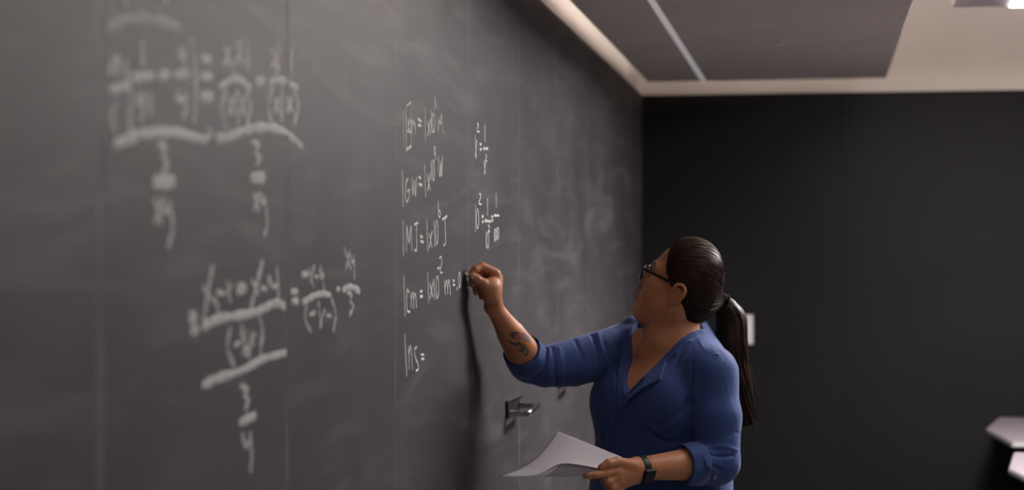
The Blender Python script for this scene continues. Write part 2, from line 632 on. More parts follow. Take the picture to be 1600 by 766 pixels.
chalk('chalk_equation', 'chalked line reading 1MJ = 1x10^6 J', 'B', [
    [(75, 175), (77, 380)], [(95, 350), (97, 205), (110, 305), (122, 205), (127, 348)], (0.0065, [(142, 197), (163, 184)]),
    [(155, 190), (157, 330), (150, 353), (142, 340)], (0.0075, [(178, 267), (190, 270)]), (0.0075, [(180, 297), (196, 300)]),
    [(217, 170), (222, 355)], [(230, 250), (249, 330)], [(248, 240), (231, 336)], [(260, 170), (265, 325)], ell(277, 242, 7, 70),
    [(285, 60), (287, 145)], ell(292, 132, 6, 20), (0.0065, [(310, 166), (337, 146)]), [(325, 155), (330, 290), (323, 320), (315, 312)]], parent=pa)
chalk('chalk_equation', 'chalked line reading 1cm = 1x10^-2 m = .0 ending at the hand', 'B', [
    [(78, 500), (87, 740)], [(112, 602), (100, 588), (96, 640), (100, 712), (115, 718)], [(122, 615), (124, 690)],
    [(124, 640), (134, 605), (139, 695)], [(138, 645), (149, 610), (155, 690)], (0.0075, [(178, 597), (188, 595)]), (0.0075, [(178, 629), (190, 626)]),
    [(222, 485), (228, 665)], [(235, 550), (253, 625)], [(252, 545), (237, 636)], [(258, 525), (264, 640)], ell(280, 570, 8, 66),
    (0.0065, [(281, 459), (292, 455)]), [(293, 397), (303, 390), (306, 425), (298, 470), (300, 484), (311, 482)],
    [(322, 535), (328, 612)], [(327, 570), (337, 530), (342, 606)], [(342, 570), (351, 528), (358, 612)],
    (0.007, [(374, 532), (381, 533)]), (0.007, [(375, 557), (384, 556)]), (0.007, [(397, 572), (400, 584)]), ell(413, 527, 6, 45)], parent=pa)
chalk('chalk_equation', 'chalked line reading 1ns =, the lowest of the column', 'C', [
    [(85, 395), (97, 640)], [(107, 470), (112, 600)], [(110, 510), (121, 465), (131, 600)],
    [(155, 470), (143, 488), (148, 530), (163, 568), (166, 602), (153, 612)], (0.0065, [(182, 514), (198, 516)]), (0.0065, [(185, 541), (200, 541)])], parent=pa)
chalk('chalk_equation', 'small chalked line reading x^2 = 1 over x^2', 'A', [
    [(505, 275), (513, 410)], [(517, 305), (507, 405)], [(519, 203), (526, 212), (517, 248), (531, 252)],
    (0.008, [(534, 327), (543, 326)]), (0.008, [(535, 358), (544, 357)]), (0.008, [(556, 354), (582, 353)]), [(564, 215), (565, 310)],
    [(559, 430), (568, 505)], [(570, 435), (560, 505)], [(568, 390), (575, 398), (568, 425), (577, 428)]], 0.0048, parent=pb)
chalk('chalk_equation', 'small chalked line reading 10^2 = 1 over 10^2 = 1 over 100', 'B', [
    [(507, 75), (510, 235)], ell(521, 160, 7, 58), [(531, 14), (539, 12), (537, 40), (528, 68), (544, 75)],
    (0.008, [(547, 148), (555, 147)]), (0.008, [(548, 180), (556, 178)]), [(580, 40), (581, 140)], (0.008, [(565, 172), (600, 178)]),
    [(571, 240), (572, 330)], ell(582, 290, 6, 46), [(584, 197), (592, 212), (585, 236), (594, 236)],
    (0.008, [(604, 150), (611, 148)]), (0.008, [(606, 172), (612, 170)]), [(632, 10), (633, 90)], (0.008, [(621, 141), (648, 142)]),
    [(622, 225), (622, 295)], ell(630, 256, 5, 34), ell(642, 248, 5, 34)], 0.0048, parent=pb)

B8, B9 = 0.011, 0.0085
chalk('chalk_equation', 'rubbed chalk arc at the top edge of the board', 'L1', [
    (0.017, [(120, 132), (200, 95), (290, 88), (380, 104), (465, 140)]), (0.012, [(200, -60), (205, 30)]), (0.012, [(380, -60), (395, 0)])], 0.011, 'faint', parent=pc)
x_ = lambda cx, cy, a=12, b=38: [[(cx - a, cy - b), (cx + a, cy + b)], [(cx + a, cy - b), (cx - a, cy + b)]]
y_ = lambda cx, cy, a=11, b=30: [[(cx - a, cy - b), (cx - a + 3, cy), (cx + a, cy - 4)], [(cx + a, cy - b), (cx + a, cy + b), (cx + a - 12, cy + 2.2 * b)]]
one_ = lambda cx, cy, b=45: [[(cx, cy - b), (cx + 2, cy + b)]]
lp_ = lambda cx, cy, b=80: [[(cx + 8, cy - b), (cx - 8, cy), (cx + 8, cy + b)]]
rp_ = lambda cx, cy, b=80: [[(cx - 8, cy - b), (cx + 8, cy), (cx - 8, cy + b)]]
chalk('chalk_equation', 'blurred chalk row of stacked fractions across the upper left', 'L1',
      [[(150, 285), (135, 340)], [(170, 290), (165, 350)], (0.012, [(130, 432), (210, 408)]), [(150, 500), (140, 560), (150, 630)],
       [(200, 300), (225, 460), (222, 610)], [(165, 280), (125, 340)]]
      + one_(284, 265) + [(0.013, [(240, 371), (338, 362)])] + y_(272, 490, 16, 40) + one_(320, 495, 40)
      + [(0.014, [(370, 362), (408, 356)])] + y_(474, 270, 12, 38) + [(0.014, [(442, 358), (504, 354)])] + y_(472, 480, 20, 40)
      + [[(520, 200), (540, 380), (532, 575)]] + [(0.016, [(572, 280), (606, 283)]), (0.014, [(566, 366), (614, 366)]), (0.016, [(570, 464), (614, 462)])]
      + x_(690, 270, 14, 40) + x_(745, 255, 12, 45) + one_(785, 265, 60) + [[(716, 300), (722, 365)]]
      + [(0.013, [(655, 415), (700, 388), (750, 384), (800, 420)])]
      + lp_(672, 520, 85) + x_(705, 510, 10, 30) + [[(738, 440), (730, 500), (742, 590)]] + x_(762, 505, 10, 35) + rp_(792, 515, 80)
      + [(0.014, [(830, 390), (866, 388)])]
      + x_(920, 280, 16, 42) + [[(935, 205), (922, 372)]] + one_(996, 285, 60) + [(0.013, [(893, 396), (925, 384), (968, 390)]), (0.012, [(988, 402), (1025, 420)])]
      + lp_(895, 510, 80) + x_(925, 505, 10, 28) + [[(952, 430), (950, 570)]] + x_(990, 500, 12, 30) + rp_(1020, 510, 80),
      0.0118, 'soft', parent=pc)
chalk('chalk_equation', 'wide double chalk brace under the row of fractions', 'L1', [
    (0.0155, [(155, 692), (250, 652), (350, 632), (450, 636), (520, 655), (585, 668)]), (0.012, [(596, 615), (612, 640), (590, 670)]),
    (0.014, [(640, 662), (700, 655), (780, 622), (860, 610), (950, 626), (1000, 660), (1045, 700)])], m='soft', parent=pc)
chalk('chalk_equation', 'blurred chalked 3 over xy below the left half of the brace', 'L2',
      [[(380, 100), (415, 115), (398, 165), (425, 205), (400, 268)], (0.020, [(352, 325), (458, 323)])] + x_(372, 500, 18, 65)
      + [[(400, 430), (408, 500), (438, 490)], [(436, 440), (458, 600), (432, 712)]], 0.0105, m='soft', parent=pc)
chalk('chalk_equation', 'blurred chalked 3 over xy below the right half of the brace', 'L2',
      [[(938, 85), (972, 100), (956, 150), (984, 180), (960, 215)], (0.017, [(930, 299), (1004, 297)])] + x_(960, 445, 14, 46)
      + [[(984, 400), (992, 445), (1012, 440)], [(1006, 415), (1025, 560), (1008, 642)]], 0.0095, m='soft', parent=pc)
chalk('chalk_equation', 'blurred chalk complex fraction with two crossed-out terms in the middle', 'L3',
      [(0.017, [(66, 518), (94, 520)]), (0.017, [(76, 597), (104, 595)]), (0.011, [(198, 225), (172, 360), (145, 545)]), [(140, 340), (200, 420)]]
      + [[(285, 310), (305, 422)], [(225, 370), (265, 378)], [(310, 330), (285, 380)], [(215, 410), (238, 495)]]
      + [(0.018, [(352, 350), (392, 346)]), (0.011, [(496, 195), (462, 330), (428, 472)]), [(436, 300), (470, 380)]]
      + [[(490, 345), (520, 352)], (0.013, [(535, 290), (545, 305)]), (0.010, [(584, 225), (595, 415)]), [(545, 310), (560, 340), (590, 330)]]
      + [(0.0135, [(140, 580), (230, 532), (350, 512), (460, 490), (530, 455), (585, 436), (630, 456)])]
      + [[(305, 585), (288, 680), (308, 790)], [(330, 690), (362, 672)], [(372, 570), (398, 745)], [(400, 600), (382, 740)], [(430, 610), (418, 760)],
         [(452, 620), (440, 690)], [(480, 520), (500, 620), (484, 735)]], 0.0085, m='soft', parent=pc)
chalk('chalk_equation', 'long rising chalk fraction bar over a chalked 3 and y', 'L4',
      [(0.014, [(118, 256), (200, 217), (300, 186), (400, 132), (460, 112), (515, 98)]),
       [(245, 0), (235, 80), (265, 152)], [(300, 0), (340, 122)], [(352, 20), (330, 100)], [(398, 0), (395, 105)],
       [(300, 262), (332, 275), (315, 305), (338, 330), (322, 368)], (0.017, [(298, 434), (330, 420), (366, 404)]),
       [(308, 495), (322, 555), (345, 520)], [(345, 490), (352, 590), (348, 668)]], 0.0095, m='soft', parent=pc)
chalk('chalk_equation', 'chalked fraction after the equals sign, right of the crossed-out terms', 'L3',
      [(0.012, [(672, 366), (703, 368)]), (0.012, [(677, 425), (708, 423)]), (0.012, [(736, 266), (768, 264)]),
       [(775, 230), (800, 335)], [(806, 215), (783, 305)], [(812, 280), (832, 278)], [(845, 212), (868, 362)], [(838, 230), (850, 285), (862, 270)],
       (0.0115, [(742, 430), (800, 396), (850, 381), (902, 386)]),
       [(762, 450), (752, 530), (785, 602)], [(782, 505), (812, 492)], [(832, 430), (850, 575)], [(868, 480), (842, 580)], [(884, 510), (906, 514)],
       [(908, 400), (936, 500), (922, 605)]], 0.0078, m='soft', parent=pd)
chalk('chalk_equation', 'small chalked xy over 3 at the right end of the lower fraction', 'L3',
      [(0.010, [(945, 355), (956, 353)]), [(985, 100), (1027, 232)], [(1018, 130), (998, 235)], [(1026, 150), (1034, 190), (1046, 180)], [(1043, 148), (1048, 285)],
       (0.0125, [(980, 358), (1025, 338), (1076, 362)]), [(1008, 378), (1032, 385), (1022, 425), (1042, 455), (1020, 507)]], 0.0075, m='soft', parent=pd)

# ------------------------------------------------------------------ cupboard pulls, switch, tables
def pull(yc, zc, label):
    r = empty('door_handle', (0, yc, zc))
    tag(r, label, 'handle', None)
    box_o = lambda nm, lo, hi, m, bv=0.002: obj(nm, (lambda bm: (box(bm, lo, hi, bv), bm_mesh(nm, bm))[1])(bmesh.new()), M[m], r)
    box_o('back_plate', (0.0, -0.008, -0.026), (0.006, 0.20, 0.022), 'black')
    box_o('top_trim', (0.0, -0.010, 0.021), (0.014, 0.20, 0.026), 'steel', 0.0015)
    box_o('side_trim', (0.005, -0.0095, -0.004), (0.014, -0.002, 0.022), 'steel', 0.0015)
    box_o('stem', (0.006, -0.006, -0.018), (0.056, 0.010, -0.003), 'steel', 0.003)
    box_o('stem', (0.006, 0.172, -0.010), (0.056, 0.188, 0.006), 'steel', 0.003)
    V_, F_ = tubes(np.array([[[.058, -.004, -.0105], [.060, .05, -.009], [.060, .12, -.005], [.058, .19, -.002]]]), np.array([[.0085, .0075, .0075, .0085]]), 12)
    mg = mesh_np('grip', V_, F_)
    bm = bmesh.new(); bm.from_mesh(mg)
    bmesh.ops.holes_fill(bm, edges=[e for e in bm.edges if e.is_boundary])
    bm.to_mesh(mg); bm.free()
    obj('grip', mg, M['steel'], r)
    return r


Yh, Zh = on_wall(791, 640)
pull(Yh, Zh, 'steel pull handle on the board below the raised elbow')
Yh, Zh = on_wall(872, 600)
pull(Yh, Zh + 0.01, 'dark pull handle half hidden behind the blue upper sleeve')

zz = YB / (FW[1] + RT[1] * 370 / FPX)
A_, B_ = pt(1153, 538, zz), pt(1177, 492, zz)
sw = empty('light_switch', ((A_[0] + B_[0]) / 2, YB, (A_[2] + B_[2]) / 2))
tag(sw, 'white switch plate on the dark far wall, half behind the ponytail', 'light switch')
hw, hh = (B_[0] - A_[0]) / 2, (B_[2] - A_[2]) / 2
bm = bmesh.new(); box(bm, (-hw, -0.010, -hh), (hw, 0, hh), 0.004)
obj('switch_plate', bm_mesh('switch_plate', bm), M['white'], sw)
bm = bmesh.new(); box(bm, (-hw * 0.45, -0.014, -hh * 0.5), (hw * 0.45, -0.008, hh * 0.5), 0.002)
obj('rocker', bm_mesh('rocker', bm), M['white'], sw)


def table(pts, label):
    cx = sum(p[0] for p in pts) / len(pts)
    cy = sum(p[1] for p in pts) / len(pts)
    r = empty('table', (cx, cy, 0))
    tag(r, label, 'table', 'tables by the far wall')
    q = [(x - cx, y - cy) for x, y in pts]
    obj('tabletop', prism('tabletop', q, 0.722, 0.745, 0.004), M['table'], r)
    q2 = [(x * 1.002, y * 1.002) for x, y in q]
    obj('edge_band', prism('edge_band', q2, 0.724, 0.739, 0.002), M['tedge'], r)
    for sx in (-1, 1):
        for sy in (-1, 1):
            bm = bmesh.new()
            x, y = sx * 0.5, sy * 0.38
            bmesh.ops.create_cone(bm, cap_ends=True, segments=16, radius1=0.022, radius2=0.026, depth=0.70, matrix=Matrix.Translation((x, y, 0.372)))
            lg = obj('leg', bm_mesh('leg', bm, True), M['black'], r)
            bm = bmesh.new()
            bmesh.ops.create_cone(bm, cap_ends=True, segments=16, radius1=0.03, radius2=0.03, depth=0.022, matrix=Matrix.Translation((x, y, 0.011)))
            obj('foot', bm_mesh('foot', bm), M['black'], lg)
    return r


table([(1.57, 8.32), (1.62, 7.71), (3.0, 7.71), (3.08, 8.32), (3.0, 8.94), (1.68, 8.94)], 'pale table with cut corners against the far wall, the farther of the two')
table([(1.512, 6.73), (1.56, 6.30), (3.0, 6.16), (3.08, 6.73), (3.0, 7.30), (1.585, 7.30)], 'pale table with cut corners in front of the other, lower right corner')

# ------------------------------------------------------------------ solid modelling: signed distances + surface nets
def smin(a, b, k):
    if k <= 0:
        return np.minimum(a, b)
    h = np.clip(0.5 + 0.5 * (b - a) / k, 0, 1)
    return b * (1 - h) + a * h - k * h * (1 - h)


class Solid:
    def __init__(self):
        self.ops = []

    def add(self, fn, c, r, k=0.01, mode='u'):
        self.ops.append((fn, np.asarray(c, np.float32), float(r), k, mode))

    def cone(self, a, b, ra, rb, k=0.01, mode='u', cut=None):
        a, b = np.asarray(a, np.float32), np.asarray(b, np.float32)
        ba = b - a
        l2 = float(ba @ ba) + 1e-12

        def fn(P):
            pa_ = P - a
            t = np.clip(pa_ @ ba / l2, 0, 1)
            d = np.linalg.norm(pa_ - t[:, None] * ba, axis=1) - (ra + (rb - ra) * t)
            if cut is not None:
                d = np.maximum(d, (P - np.asarray(cut[0], np.float32)) @ np.asarray(cut[1], np.float32))
            return d
        self.add(fn, (a + b) / 2, math.sqrt(l2) / 2 + max(ra, rb), k, mode)

    def chain(self, pts, rs, k=0.01, kk=None):
        for i in range(len(pts) - 1):
            self.cone(pts[i], pts[i + 1], rs[i], rs[i + 1], k if i == 0 or kk is None else kk)

    def ellipsoid(self, c, r, axes=None, k=0.01, mode='u'):
        c = np.asarray(c, np.float32)
        r = np.asarray(r, np.float32)
        A = np.eye(3, dtype=np.float32) if axes is None else np.asarray(axes, np.float32)

        def fn(P):
            q = (P - c) @ A.T
            k0 = np.linalg.norm(q / r, axis=1)
            k1 = np.linalg.norm(q / (r * r), axis=1)
            return np.where(k1 > 1e-9, k0 * (k0 - 1) / np.maximum(k1, 1e-9), -r.min())
        self.add(fn, c, float(r.max()), k, mode)

    def tri(self, a, b, c, th, k=0.004, mode='u'):
        a, b, c = (np.asarray(v, np.float32) for v in (a, b, c))

        def seg(P, p, q):
            e = q - p
            t = np.clip((P - p) @ e / (e @ e), 0, 1)
            return np.sum((P - p - t[:, None] * e) ** 2, 1)
        n = np.cross(b - a, c - a)
        nn = n / np.linalg.norm(n)

        def fn(P):
            ins = ((P - a) @ np.cross(n, b - a) >= 0) & ((P - b) @ np.cross(n, c - b) >= 0) & ((P - c) @ np.cross(n, a - c) >= 0)
            d2 = np.minimum(np.minimum(seg(P, a, b), seg(P, b, c)), seg(P, c, a))
            return np.sqrt(np.where(ins, ((P - a) @ nn) ** 2, d2)) - th
        g = (a + b + c) / 3
        self.add(fn, g, max(np.linalg.norm(v - g) for v in (a, b, c)) + th, k, mode)

    def crease(self, pts, wid, amp):
        """groove (amp > 0) or ridge (amp < 0) along a polyline"""
        pts = [np.asarray(p, np.float32) for p in pts]
        segs = list(zip(pts[:-1], pts[1:]))

        def fn(P):
            d2 = None
            for p, q in segs:
                e = q - p
                t = np.clip((P - p) @ e / (e @ e), 0, 1)
                v = np.sum((P - p - t[:, None] * e) ** 2, 1)
                d2 = v if d2 is None else np.minimum(d2, v)
            return amp * np.exp(-d2 / (wid * wid))
        g = sum(pts) / len(pts)
        self.add(fn, g, max(np.linalg.norm(p - g) for p in pts) + 3 * wid - 0.09, 0, 'd')

    def __call__(self, P):
        P = np.asarray(P, np.float32)
        d = np.full(len(P), 1.0, np.float32)
        for fn, c, r, k, mode in self.ops:
            m = np.sum((P - c) ** 2, 1) < (r + 0.09) ** 2
            if not m.any():
                continue
            v = fn(P[m]).astype(np.float32)
            o = d[m]
            if mode == 'u':
                o = smin(o, v, k)
            elif mode == 's':
                o = -smin(-o, v, k)
            elif mode == 'i':
                o = -smin(-o, -v, k)
            else:
                o = o + v
            d[m] = o
        return d

    def grad(self, P, e=0.0006):
        g = np.stack([self(P + np.float32(e) * np.eye(3, dtype=np.float32)[i]) - self(P - np.float32(e) * np.eye(3, dtype=np.float32)[i]) for i in range(3)], 1)
        return g / (np.linalg.norm(g, axis=1, keepdims=True) + 1e-12)

    def grad1(self, P, d0, e=0.0006):
        g = np.stack([self(P + np.float32(e) * np.eye(3, dtype=np.float32)[i]) - d0 for i in range(3)], 1)
        return g / (np.linalg.norm(g, axis=1, keepdims=True) + 1e-12)

    def hit(self, px, py, z0=4.2, z1=5.2):
        """first surface point on the sight line through (px, py)"""
        zs = np.linspace(z0, z1, 800)
        P = np.array([pt(px, py, z) for z in zs])
        d = self(P)
        i = np.argmax(d < 0)
        return P[i] if d[i] < 0 else P[np.argmin(d)]


def surface_net(f, lo, hi, h, block=8):
    lo = np.asarray(lo, float)
    n = np.ceil((np.asarray(hi, float) - lo) / h / block).astype(int) * block + 1
    D = np.full(n, 1.0, np.float32)
    nb = (n - 1) // block
    bi = np.stack(np.meshgrid(*[np.arange(k) for k in nb], indexing='ij'), -1).reshape(-1, 3)
    c = lo + (bi + 0.5) * block * h
    dc = f(c)
    act = bi[np.abs(dc) < block * h * 1.05 + 0.004]
    deep = bi[dc < -(block * h * 1.05 + 0.004)]
    for b in deep:
        s = b * block
        D[s[0]:s[0] + block + 1, s[1]:s[1] + block + 1, s[2]:s[2] + block + 1] = -1
    r = np.arange(block + 1)
    loc = np.stack(np.meshgrid(r, r, r, indexing='ij'), -1).reshape(-1, 3)
    for k in range(0, len(act), 900):
        a = act[k:k + 900]
        idx = (a[:, None] * block + loc[None]).reshape(-1, 3)
        D[idx[:, 0], idx[:, 1], idx[:, 2]] = f(lo + idx * h)
    ins = D < 0
    cnt = sum(ins[i:n[0] - 1 + i, j:n[1] - 1 + j, k:n[2] - 1 + k].astype(np.uint8) for i in (0, 1) for j in (0, 1) for k in (0, 1))
    cells = np.argwhere((cnt > 0) & (cnt < 8))
    cid = np.full(n - 1, -1, np.int32)
    cid[cells[:, 0], cells[:, 1], cells[:, 2]] = np.arange(len(cells))
    acc = np.zeros((len(cells), 3))
    num = np.zeros(len(cells))
    corners = [(i, j, k) for i in (0, 1) for j in (0, 1) for k in (0, 1)]
    vals = {q: D[cells[:, 0] + q[0], cells[:, 1] + q[1], cells[:, 2] + q[2]] for q in corners}
    for q in corners:
        for ax in range(3):
            if q[ax] == 0:
                q2 = tuple(1 if i == ax else v for i, v in enumerate(q))
                a, b = vals[q], vals[q2]
                x = (a < 0) != (b < 0)
                t = np.where(x, a / np.where(x, a - b, 1), 0)
                p = np.array(q, float)[None].repeat(len(cells), 0)
                p[:, ax] += t
                acc[x] += p[x]
                num[x] += 1
    V = lo + (cells + acc / num[:, None]) * h
    F = []
    for ax in range(3):
        u, v = (ax + 1) % 3, (ax + 2) % 3
        sl0 = [slice(1, n[i] - 1) for i in range(3)]
        sl1 = list(sl0)
        sl0[ax] = slice(0, n[ax] - 1)
        sl1[ax] = slice(1, n[ax])
        a, b = ins[tuple(sl0)], ins[tuple(sl1)]
        e = np.argwhere(a != b)
        if not len(e):
            continue
        flip = a[e[:, 0], e[:, 1], e[:, 2]]
        e = e + np.array([0 if i == ax else 1 for i in range(3)])
        qs = []
        for du, dv in ((1, 1), (0, 1), (0, 0), (1, 0)):
            c_ = e.copy()
            c_[:, u] -= du
            c_[:, v] -= dv
            qs.append(cid[c_[:, 0], c_[:, 1], c_[:, 2]])
        Q = np.stack(qs, 1)
        Q[~flip] = Q[~flip][:, ::-1]
        F.append(Q)
    F = np.vstack(F)
    F = F[(F >= 0).all(1)]
    # settle the vertices on the surface
    d = f(V)
    g = f.grad1(V, d)
    V = V - np.clip(d, -h, h)[:, None] * g * 0.9
    return V, F


# ------------------------------------------------------------------ the woman
u_, w_ = RT, FW                       # across and away
LAT = 0.68 * u_ - 0.73 * w_           # her left
LAT = LAT / np.linalg.norm(LAT)
FWD = np.cross(LAT, UP) * -1.0
FWD = -0.73 * u_ - 0.68 * w_
FWD = FWD / np.linalg.norm(FWD)
T0 = pt(1038, 700, 4.87)
T0[2] = 0.0


def tor(lat, fwd, h):
    """a point in her own frame: to her left, ahead of her, above the floor"""
    return T0 + LAT * lat + FWD * fwd + UP * h + u_ * (h - 0.99) * 0.09


root = empty('person', T0)
tag(root, 'woman in a blue rolled-sleeve blouse with a long dark ponytail, writing on the board', 'person')
HC = pt(1064, 463, 4.86)             # between the ears
YAW, PITCH = math.radians(13), math.radians(24)
hF = -math.cos(YAW) * math.cos(PITCH) * u_ + math.sin(YAW) * math.cos(PITCH) * w_ + math.sin(PITCH) * UP
hL = -math.sin(YAW) * u_ - math.cos(YAW) * w_
hU = np.cross(hF, hL)
HA = np.stack([hF, hL, hU]).astype(np.float32)


def hd(x, y, z):
    return HC + hF * x + hL * y + hU * z


def loft(prof, off):
    hs, aa, bb, cc = (np.array(q, np.float32) for q in zip(*prof))

    def fn(P):
        h = P[:, 2]
        a = np.interp(h, hs, aa).astype(np.float32) + off
        b = np.interp(h, hs, bb).astype(np.float32) + off
        cf = np.interp(h, hs, cc).astype(np.float32)
        q = P - T0.astype(np.float32)
        q = q - (u_[None] * ((h - 0.99) * 0.09)[:, None])
        x = q @ LAT.astype(np.float32)
        y = q @ FWD.astype(np.float32) - cf
        d = (np.sqrt((x / a) ** 2 + (y / b) ** 2) - 1) * np.minimum(a, b)
        return np.maximum(d, np.maximum(h - hs[-1], hs[0] - h))
    return fn


PROF = [(0.74, .200, .165, .0), (0.88, .198, .162, .0), (0.98, .188, .152, .0), (1.08, .180, .138, .0), (1.15, .176, .126, .0),
        (1.20, .166, .110, -.006), (1.24, .140, .094, -.012), (1.28, .095, .076, -.018), (1.32, .062, .060, -.018), (1.35, .058, .056, -.012)]
SH_R, EL_R, WR_R = pt(976, 541, 4.95), pt(827, 567, 4.785), pt(771, 479, 4.61)
SH_L, EL_L, WR_L = pt(1110, 583, 4.73), pt(1120, 722, 4.69), pt(997, 733, 4.562)
NB = pt(1054, 532, 4.87)


def torso(s, off, breast, arms, k):
    s.add(loft(PROF, off), tor(0, 0, 1.04), 0.42, 0.0)
    for sd in (-1, 1):
        s.ellipsoid(tor(sd * .084, .084, 1.105), np.array((.084, .082, .085)) + breast, np.stack([LAT, FWD, UP]), 0.06)
    s.cone(NB - UP * 0.02, SH_R, 0.050 + off, 0.052 + off, 0.05)
    s.cone(NB - UP * 0.02, SH_L, 0.050 + off, 0.054 + off, 0.05)


body = Solid()
torso(body, -0.005, -0.006, True, 0.05)
# neck and under-chin
body.cone(NB - UP * 0.03, HC - hF * 0.012 - hU * 0.03, 0.064, 0.058, 0.03)
body.cone(tor(0, 0.055, 1.262), hd(0.012, 0, -0.064), 0.032, 0.034, 0.03)
body.cone(tor(-0.03, 0.085, 1.235), hd(-0.012, 0.052, -0.04), 0.010, 0.014, 0.03)   # neck tendon
# skull and face
body.ellipsoid(hd(.004, 0, .054), (.090, .074, .088), HA, 0.03)
body.ellipsoid(hd(.045, 0, -.020), (.052, .060, .080), HA, 0.03)
for sd in (-1, 1):
    body.cone(hd(.006, sd * .056, -.038), hd(.070, sd * .022, -.082), .022, .020, 0.03)
    body.ellipsoid(hd(.060, sd * .040, -.022), (.030, .026, .036), HA, 0.025)
    body.ellipsoid(hd(.070, sd * .040, .006), (.024, .024, .018), HA, 0.02)
    body.cone(hd(.090, sd * .012, .044), hd(.078, sd * .046, .046), .012, .010, 0.02)
body.ellipsoid(hd(.084, 0, -.077), (.021, .024, .018), HA, 0.018)
body.ellipsoid(hd(.036, 0, -.072), (.046, .042, .022), HA, 0.025)
body.cone(hd(.094, 0, .034), hd(.112, 0, .000), .009, .0125, 0.012)
body.ellipsoid(hd(.107, 0, -.005), (.013, .016, .010), HA, 0.008)
for sd in (-1, 1):
    body.ellipsoid(hd(.101, sd * .012, -.008), (.011, .008, .008), HA, 0.006)
    body.ellipsoid(hd(.097, sd * .033, .024), (.014, .018, .012), HA, 0.012, 's')
    body.ellipsoid(hd(.079, sd * .033, .024), (.0145, .016, .013), HA, 0.004)
body.ellipsoid(hd(.086, 0, -.042), (.019, .030, .022), HA, 0.015)
body.ellipsoid(hd(.101, 0, -.036), (.0120, .022, .0070), HA, 0.006)
body.ellipsoid(hd(.099, 0, -.050), (.0120, .020, .0075), HA, 0.006)
body.cone(hd(.113, -.016, -.0435), hd(.113, .016, -.0435), .0022, .0022, 0.004, 's')
# ears
for sd in (-1, 1):
    ax = np.stack([hF * .94 + hL * sd * -.30 * 1.0, hL * sd, hU])
    ec = hd(.004, sd * .076, .004)
    E = lambda x, y, z, ec=ec, sd=sd: ec + hF * x + hL * sd * y + hU * z
    body.ellipsoid(E(0, -.002, .0), (.020, .0075, .030), np.stack([hF, hL, hU]), 0.006)
    body.ellipsoid(E(.003, .0085, -.002), (.0105, .0075, .0145), np.stack([hF, hL, hU]), 0.004, 's')
    rim = [E(.012, .006, .010), E(.008, .009, .024), E(-.006, .010, .029), E(-.018, .010, .019), E(-.019, .009, .002), E(-.012, .007, -.014), E(-.002, .005, -.025)]
    rim = catmull(rim, 3)
    body.chain(rim, [.0040] * len(rim), 0.003)
    body.ellipsoid(E(.005, .003, -.026), (.0085, .006, .009), np.stack([hF, hL, hU]), 0.004)
    body.ellipsoid(E(.015, .004, -.004), (.005, .006, .008), np.stack([hF, hL, hU]), 0.004)
    body.chain([E(-.004, .005, .018), E(-.010, .005, .006), E(-.006, .005, -.010)], [.004, .0035, .003], 0.004)
# arms
body.chain([SH_R, pt(935, 557, 4.90), pt(895, 568, 4.85), pt(852, 575, 4.80), EL_R], [.046, .050, .048, .040, .038], 0.014, 0.002)
FA = (WR_R - EL_R)
body.chain([EL_R, EL_R + FA * .25, EL_R + FA * .52, EL_R + FA * .80, WR_R], [.0430, .0415, .0350, .0245, .0212], 0.02, 0.003)
body.cone(SH_L, EL_L, 0.055, 0.050, 0.03)
FB = (WR_L - EL_L)
body.chain([EL_L, EL_L + FB * .40, EL_L + FB * .85, WR_L], [.0440, .0400, .0300, .0275], 0.02, 0.003)
# right hand pinching the chalk: palm, thumb in front, four fingers curled behind
RH = lambda px, py, dz: pt(px + 1.5, py, 4.572 + dz)
body.cone(WR_R, RH(768, 447, -.010), .0205, .0200, 0.006)
body.cone(WR_R, RH(772, 432, .004), .0200, .0145, 0.010)
body.cone(WR_R + FW * .004, RH(775, 434, .040), .0180, .0135, 0.010)
body.cone(RH(770, 452, .01), RH(775, 436, .022), .018, .0140, 0.012)
body.ellipsoid(RH(762, 452, -.018), (.017, .017, .022), None, 0.018)
body.cone(RH(763, 464, -.004), RH(761, 452, -.020), .0155, .0150, 0.018)
TH = [RH(765, 456, -.018), RH(753, 443, -.034), RH(743, 436, -.042), RH(736.5, 431.5, -.046)]
body.chain(TH, [.0155, .0125, .0112, .0085], 0.008, 0.004)
FI = [RH(772, 427, .002), RH(751.5, 416.5, -.014), RH(741, 421.5, -.030), RH(733, 429, -.034)]
body.chain(FI, [.0130, .0108, .0094, .0078], 0.006, 0.003)
FM = [RH(773, 430, .024), RH(749, 424, -.002), RH(737.5, 433, -.016), RH(735.5, 444, -.012)]
body.chain(FM, [.0130, .0112, .0098, .0082], 0.004, 0.003)
FRR = [RH(773, 436, .042), RH(750, 435, .022), RH(741, 445, .000), RH(742.5, 457, -.008)]
body.chain(FRR, [.0125, .0106, .0094, .0078], 0.004, 0.003)
FP = [RH(773, 443, .056), RH(757, 446, .044), RH(750, 455, .030), RH(751, 464, .022)]
body.chain(FP, [.0110, .0092, .0082, .0070], 0.004, 0.003)
